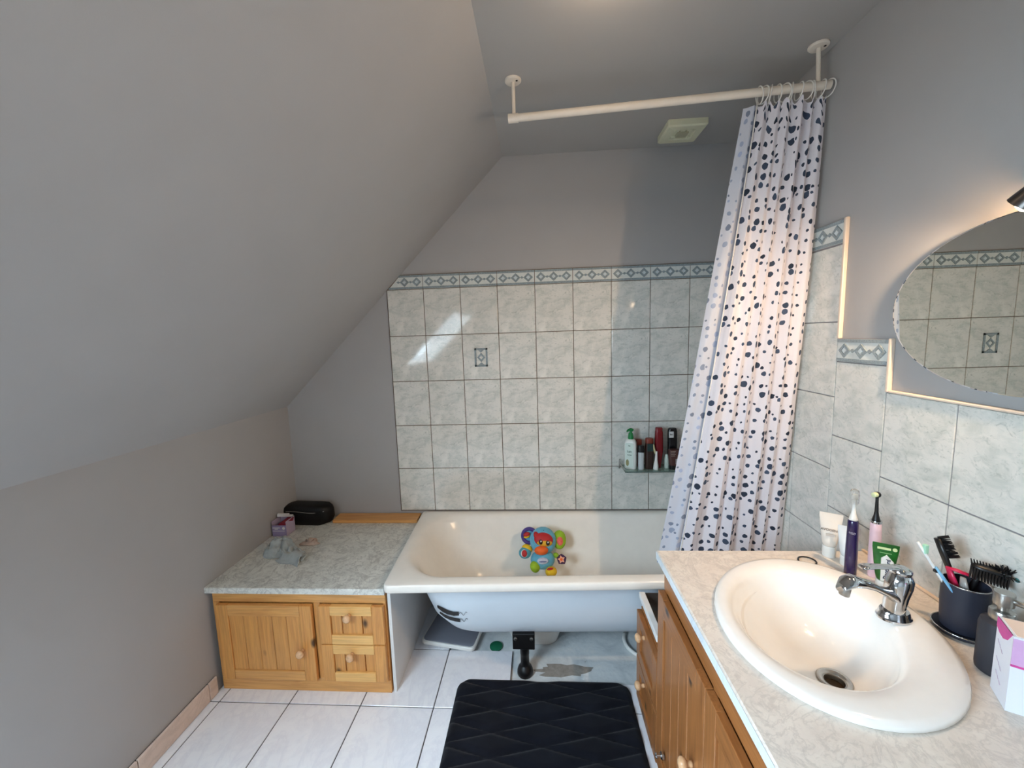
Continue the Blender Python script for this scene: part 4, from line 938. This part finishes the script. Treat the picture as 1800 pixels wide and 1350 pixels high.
# lotion bottle with green pump
t = thing('lotion_bottle', 'white lotion bottle with a green pump, first on the glass shelf', 'bottle', (1.303, -.066, ZB))
flatbottle(t, (1.303, -.066), .031, .020, [(.94, .94, 0), (1, 1, .004), (1, 1, .125), (.95, .95, .142), (.78, .8, .156), (.45, .55, .162)], M('white_bottle_plastic', (232, 232, 224), .3), r=.014, rz=-.45)
b = B(); b.lathe([(.0145, .162), (.0145, .172), (.012, .190), (.007, .196), (.006, .206)], (1.303, -.066, ZB), (0,0,1), 18); b.tube([(1.315, -.066, ZB+.207), (1.303, -.066, ZB+.212), (1.289, -.072, ZB+.210), (1.281, -.076, ZB+.203)], [.008, .009, .006, .0045], 8); b.build('pump', M('green_pump_plastic', (20, 124, 62), .35), t, True)
Rz = Matrix.Rotation(-.45, 3, 'Z'); lx = Rz @ Vector((1,0,0)); ly = Rz @ Vector((0,-1,0)); lc = Vector((1.303, -.066, ZB)) + ly*.0204
b = B(); b.loft([[lc + lx*p.x + Vector((0,0,p.y)) + ly*d for p in rrect(-.0245, .020, .010, .142, .008, 0, 5)] for d in (-.001, .0008)]); b.build('label', M('pale_green_label', (212, 224, 214), .4), t)
m_gink = M('green_ink', (52, 96, 76), .5)
for q, (s_, z, sz) in enumerate((('les', .128, .010), ('Cosmétiques', .114, .0085), ('Lait', .096, .016), ('corps', .078, .010))):
    text('lettering', s_, sz, m_gink, t, lc + lx*-.002 + ly*.0014 + Vector((0,0,z)), lx, (0,0,1), .0002) if q in (0, 2, 3) else None
b = B(); b.ball(lc + lx*-.012 + Vector((0,0,.034)), (.010, .0015, .022), Rz); b.build('printed_almond', M('olive_print', (140, 136, 92), .5), t)
# small white bottle with black cap
t = thing('small_bottle', 'slim white bottle with a black cap beside the lotion bottle', 'bottle', (1.353, -.085, ZB))
flatbottle(t, (1.353, -.085), .0145, .0135, [(.95, .95, 0), (1, 1, .003), (1, 1, .088), (.9, .9, .094)], M('grey_white_plastic', (196, 200, 200), .35), r=.010)
flatbottle(t, (1.353, -.085), .0165, .0145, [(1, 1, .094), (1, 1, .126), (.9, .9, .130)], m_black, 'cap', r=.010)
t = thing('shampoo_bottle', 'bottle with an orange red cap standing behind the slim white bottle', 'bottle', (1.348, -.035, ZB))
flatbottle(t, (1.348, -.035), .022, .014, [(.95, .95, 0), (1, 1, .004), (1, 1, .10), (.8, .9, .118)], M('dark_red_plastic', (84, 24, 20), .35), r=.012)
flatbottle(t, (1.348, -.035), .021, .0135, [(1, 1, .118), (1, 1, .146), (.92, .92, .150)], M('orange_red_cap', (128, 48, 30), .35), 'cap', r=.012)
t = thing('conditioner_bottle', 'dark brown bottle with a rust coloured cap in the middle of the glass shelf', 'bottle', (1.398, -.075, ZB))
flatbottle(t, (1.398, -.075), .021, .017, [(.94, .94, 0), (1, 1, .004), (1, 1, .12), (.92, .95, .140)], M('dark_brown_plastic', (50, 32, 26), .3, var=.3, vs=30), r=.012)
flatbottle(t, (1.398, -.075), .0195, .016, [(1, 1, .140), (1, 1, .162), (.9, .9, .166)], M('rust_cap', (122, 48, 30), .4), 'cap', r=.012)
B().box((1.384, -.0935, ZB+.098), (1.414, -.0915, ZB+.138), .001).build('label', M('dark_teal_label', (30, 58, 56), .4), t)
t = thing('razor', 'white and cream razor handle standing before the dark red bottle', 'razor', (1.425, -.095, ZB))
B().lathe([(.012, 0), (.0135, .004), (.0125, .022), (.0075, .05), (.0055, .085), (.0045, .1)], (1.427, -.098, ZB), (.03, 0, 1), 14).build('handle', m_white_p, t, 'all')
B().tube([(1.425, -.092, ZB+.085), (1.415, -.088, ZB+.135)], [.005, .006], 8).build('head', M('cream_plastic', (196, 184, 140), .4), t, 'all')
t = thing('shower_gel_bottle', 'tall dark red shower gel bottle standing on its cap', 'bottle', (1.452, -.06, ZB))
flatbottle(t, (1.452, -.06), .022, .016, [(.6, .7, 0), (.66, .75, .02), (.85, .9, .06), (1, 1, .10), (.98, 1, .15), (.9, .95, .195), (.82, .85, .205)], M('wine_red_plastic', (116, 12, 22), .25), r=.012)
flatbottle(t, (1.452, -.06), .0185, .0145, [(1, 1, .205), (1, 1, .216), (.85, .85, .220)], M('red_cap', (124, 18, 26), .3), 'cap', r=.011)
t = thing('clear_tube', 'pale green translucent tube half hidden between the red and brown bottles', 'tube', (1.491, -.07, ZB))
flatbottle(t, (1.491, -.07), .011, .010, [(1, 1, 0), (1, 1, .05), (.5, .3, .075)], M('pale_green_plastic', (196, 208, 196), .35), r=.008)
t = thing('body_wash_tube', 'brown body wash tube standing on a black cap at the right of the shelf', 'tube', (1.523, -.085, ZB))
flatbottle(t, (1.523, -.085), .0225, .018, [(1, 1, 0), (1, 1, .022)], m_black, 'cap', r=.014)
flatbottle(t, (1.523, -.085), .0235, .017, [(.95, .95, .022), (1, 1, .026), (1.15, .9, .06), (1.22, .8, .106)], M('brown_tube_plastic', (80, 48, 44), .35), 'tube_body', r=.012)
b = B()
for q in range(4): b.box((1.504, -.104, ZB+.098-.008*q), (1.528-.003*(q % 2), -.101, ZB+.100-.008*q))
b.build('printed_lines', M('pale_print', (190, 170, 160), .5), t)
B().box((1.528, -.1045, ZB+.030), (1.546, -.101, ZB+.058)).build('printed_panel', M('grey_print_panel', (150, 146, 146), .5), t)
t = thing('deodorant_bottle', 'black bottle with a white label standing behind the brown tube', 'bottle', (1.527, -.045, ZB))
flatbottle(t, (1.527, -.045), .024, .015, [(.95, .95, 0), (1, 1, .004), (1, 1, .19), (.94, .9, .205), (.8, .75, .212)], M('black_gloss_plastic', (14, 14, 16), .25), r=.012)
B().box((1.505, -.0625, ZB+.162), (1.530, -.0595, ZB+.196), .003).build('label', M('white_paper_label', (206, 206, 204), .5), t)
text('lettering', '2in1', .010, m_black, t, (1.5175, -.063, ZB+.180), (1,0,0), (0,0,1), .0003)
t = thing('navy_bottle', 'navy bottle at the curtain edge, last visible on the glass shelf', 'bottle', (1.578, -.07, ZB))
flatbottle(t, (1.578, -.07), .020, .016, [(.95, .95, 0), (1, 1, .004), (1, 1, .115), (.85, .9, .128)], M('navy_plastic', (28, 30, 74), .3), r=.012)
flatbottle(t, (1.578, -.07), .016, .013, [(1, 1, .128), (1, 1, .150)], M('grey_cap', (90, 86, 84), .4), 'cap', r=.010)
# ------------------------------------------------------------------ bath toy leaning on the far side of the tub
TS = .00295; TO = Vector((.823, -.195, .402))
tx = Vector((1, .06, 0)).normalized(); tw = Vector((-.02, -.86, .50)).normalized(); tv = tw.cross(tx).normalized(); 
Rm = Matrix((tx, tv, tw)).transposed()
def T(px, py, w=0):     # crop pixels (1595x1350 over 130x110) to toy space; w towards the viewer
    return TO + tx*((px-800)/12.27*TS) + tv*((640-py)/12.27*TS) + tw*w
toy = thing('bath_toy', 'plush blue animal toy with coloured ears and an orange muzzle in the bathtub', 'toy', T(800, 1000, -.04))
pl_b = dict(rough=.85, bump=.3, bs=300, bd=.001)
m_tb = M('sky_blue_plush', (96, 170, 196), .8, var=.12, vs=50, bump=.3, bs=300, sheen=.3)
def el(nm, px, py, w, rx, ry, rz, m, par=None, rot=0):
    k = TS/12.27
    b = B(); b.ball(T(px, py, w), (rx*k, ry*k, rz), (Rm @ Matrix.Rotation(rot, 3, 'Z'))); return b.build(nm, m, par or toy, 'all')
body = el('body', 770, 860, .0, 265, 205, .045, m_tb)
head = el('head', 800, 480, .012, 290, 290, .055, m_tb, rot=.1)
m_lime = M('lime_plush', (150, 184, 40), .8, var=.1); m_yel = M('yellow_plush', (236, 190, 32), .7, var=.1); m_red = M('red_plush', (176, 30, 34), .6, var=.1)
m_pur = M('purple_plush', (76, 60, 130), .8, var=.1); m_or = M('orange_plush', (238, 104, 36), .7, var=.08)
k_ = TS/12.27
ea = B(); ea.ring(T(500, 370, -.004), tw, 145*k_, 42*k_, 28, 10); ea = ea.build('ear', m_pur, toy, 'all'); ea['label'] = 'purple ear with a red button'
el('ear_inside', 505, 370, -.008, 120, 125, .010, m_tb, ea); el('ear_button', 445, 345, .012, 75, 50, .010, m_red, ea, .3); el('ear_button_edge', 445, 385, .008, 70, 40, .008, m_yel, ea, .3)
ea = el('ear', 1160, 470, -.006, 150, 200, .022, m_lime, rot=-.1); ea['label'] = 'lime green ear with an orange pink patch'
el('ear_patch', 1170, 500, .012, 70, 95, .008, M('coral_plush', (226, 98, 84), .7, var=.15, vs=120), ea)
mk = el('face_mask', 815, 470, .053, 205, 150, .022, m_red, head, -.15); mk = el('mask_crest', 665, 385, .050, 60, 90, .018, m_red, head, .3)
el('face', 830, 530, .060, 170, 80, .016, M('golden_plush', (222, 168, 44), .7, var=.1), head, -.1)
for px, py in ((755, 520), (905, 545)):
    el('eye', px, py, .074, 42, 50, .008, m_black, head); el('eye_glint', px+6, py-14, .081, 16, 18, .004, m_white_p, head)
el('muzzle', 755, 685, .052, 150, 95, .036, m_or, head)
el('head_print', 825, 290, .046, 36, 20, .006, M('navy_mark', (30, 60, 80), .6), head)
ar = el('arm', 440, 640, .006, 120, 95, .026, m_yel, rot=-.4); el('paw', 395, 720, .016, 135, 120, .026, M('teal_plush', (82, 156, 172), .8, var=.1), ar); el('paw_ring', 385, 730, .034, 75, 82, .010, m_white_p, ar); el('paw_button', 388, 735, .040, 58, 72, .009, m_red, ar)
ar = el('arm', 1070, 790, .004, 70, 55, .020, m_lime, rot=-.6)
def star(n, r0, r1, c, rot, w0, w1, m, nm, par):
    b = B(); pts = [(r0*math.cos(rot+PI*i/n) if i % 2 == 0 else r1*math.cos(rot+PI*i/n), r0*math.sin(rot+PI*i/n) if i % 2 == 0 else r1*math.sin(rot+PI*i/n)) for i in range(2*n)]
    b.prism(pts, lambda u, v: T(c[0]+u, c[1]-v, w1), lambda u, v: T(c[0]+u, c[1]-v, w0)); return b.build(nm, m, par)
star(5, 112, 96, (1180, 870), .3, .012, .020, M('plum_felt', (66, 36, 70), .8), 'tag', ar); star(5, 84, 46, (1175, 872), .5, .018, .024, M('peach_felt', (238, 170, 140), .8), 'tag_flower', ar); el('tag_middle', 1172, 872, .026, 28, 28, .005, m_or, ar)
fo = el('foot', 600, 1000, .020, 105, 120, .032, m_lime, rot=.25); fo['label'] = 'lime green foot'
fo = el('foot', 940, 1105, .024, 125, 105, .032, m_yel, rot=.1); fo['label'] = 'yellow foot with a red laced mark'; el('foot_mark', 920, 1050, .052, 70, 26, .008, m_red, fo, .1)
bd_ = el('belly_badge', 775, 890, .042, 120, 70, .010, M('silver_badge', (190, 196, 214), .35, var=.1, vs=120)); el('badge_print', 775, 905, .0505, 85, 16, .004, M('grey_blue_print', (110, 120, 160), .5), bd_)
b = B(); b.lathe([(.012, 0), (.012, .02), (.034, .05), (.036, .052)], T(780, 700, -.03), -tw, 18); b.build('suction_cup', m_clear, toy, 'all')
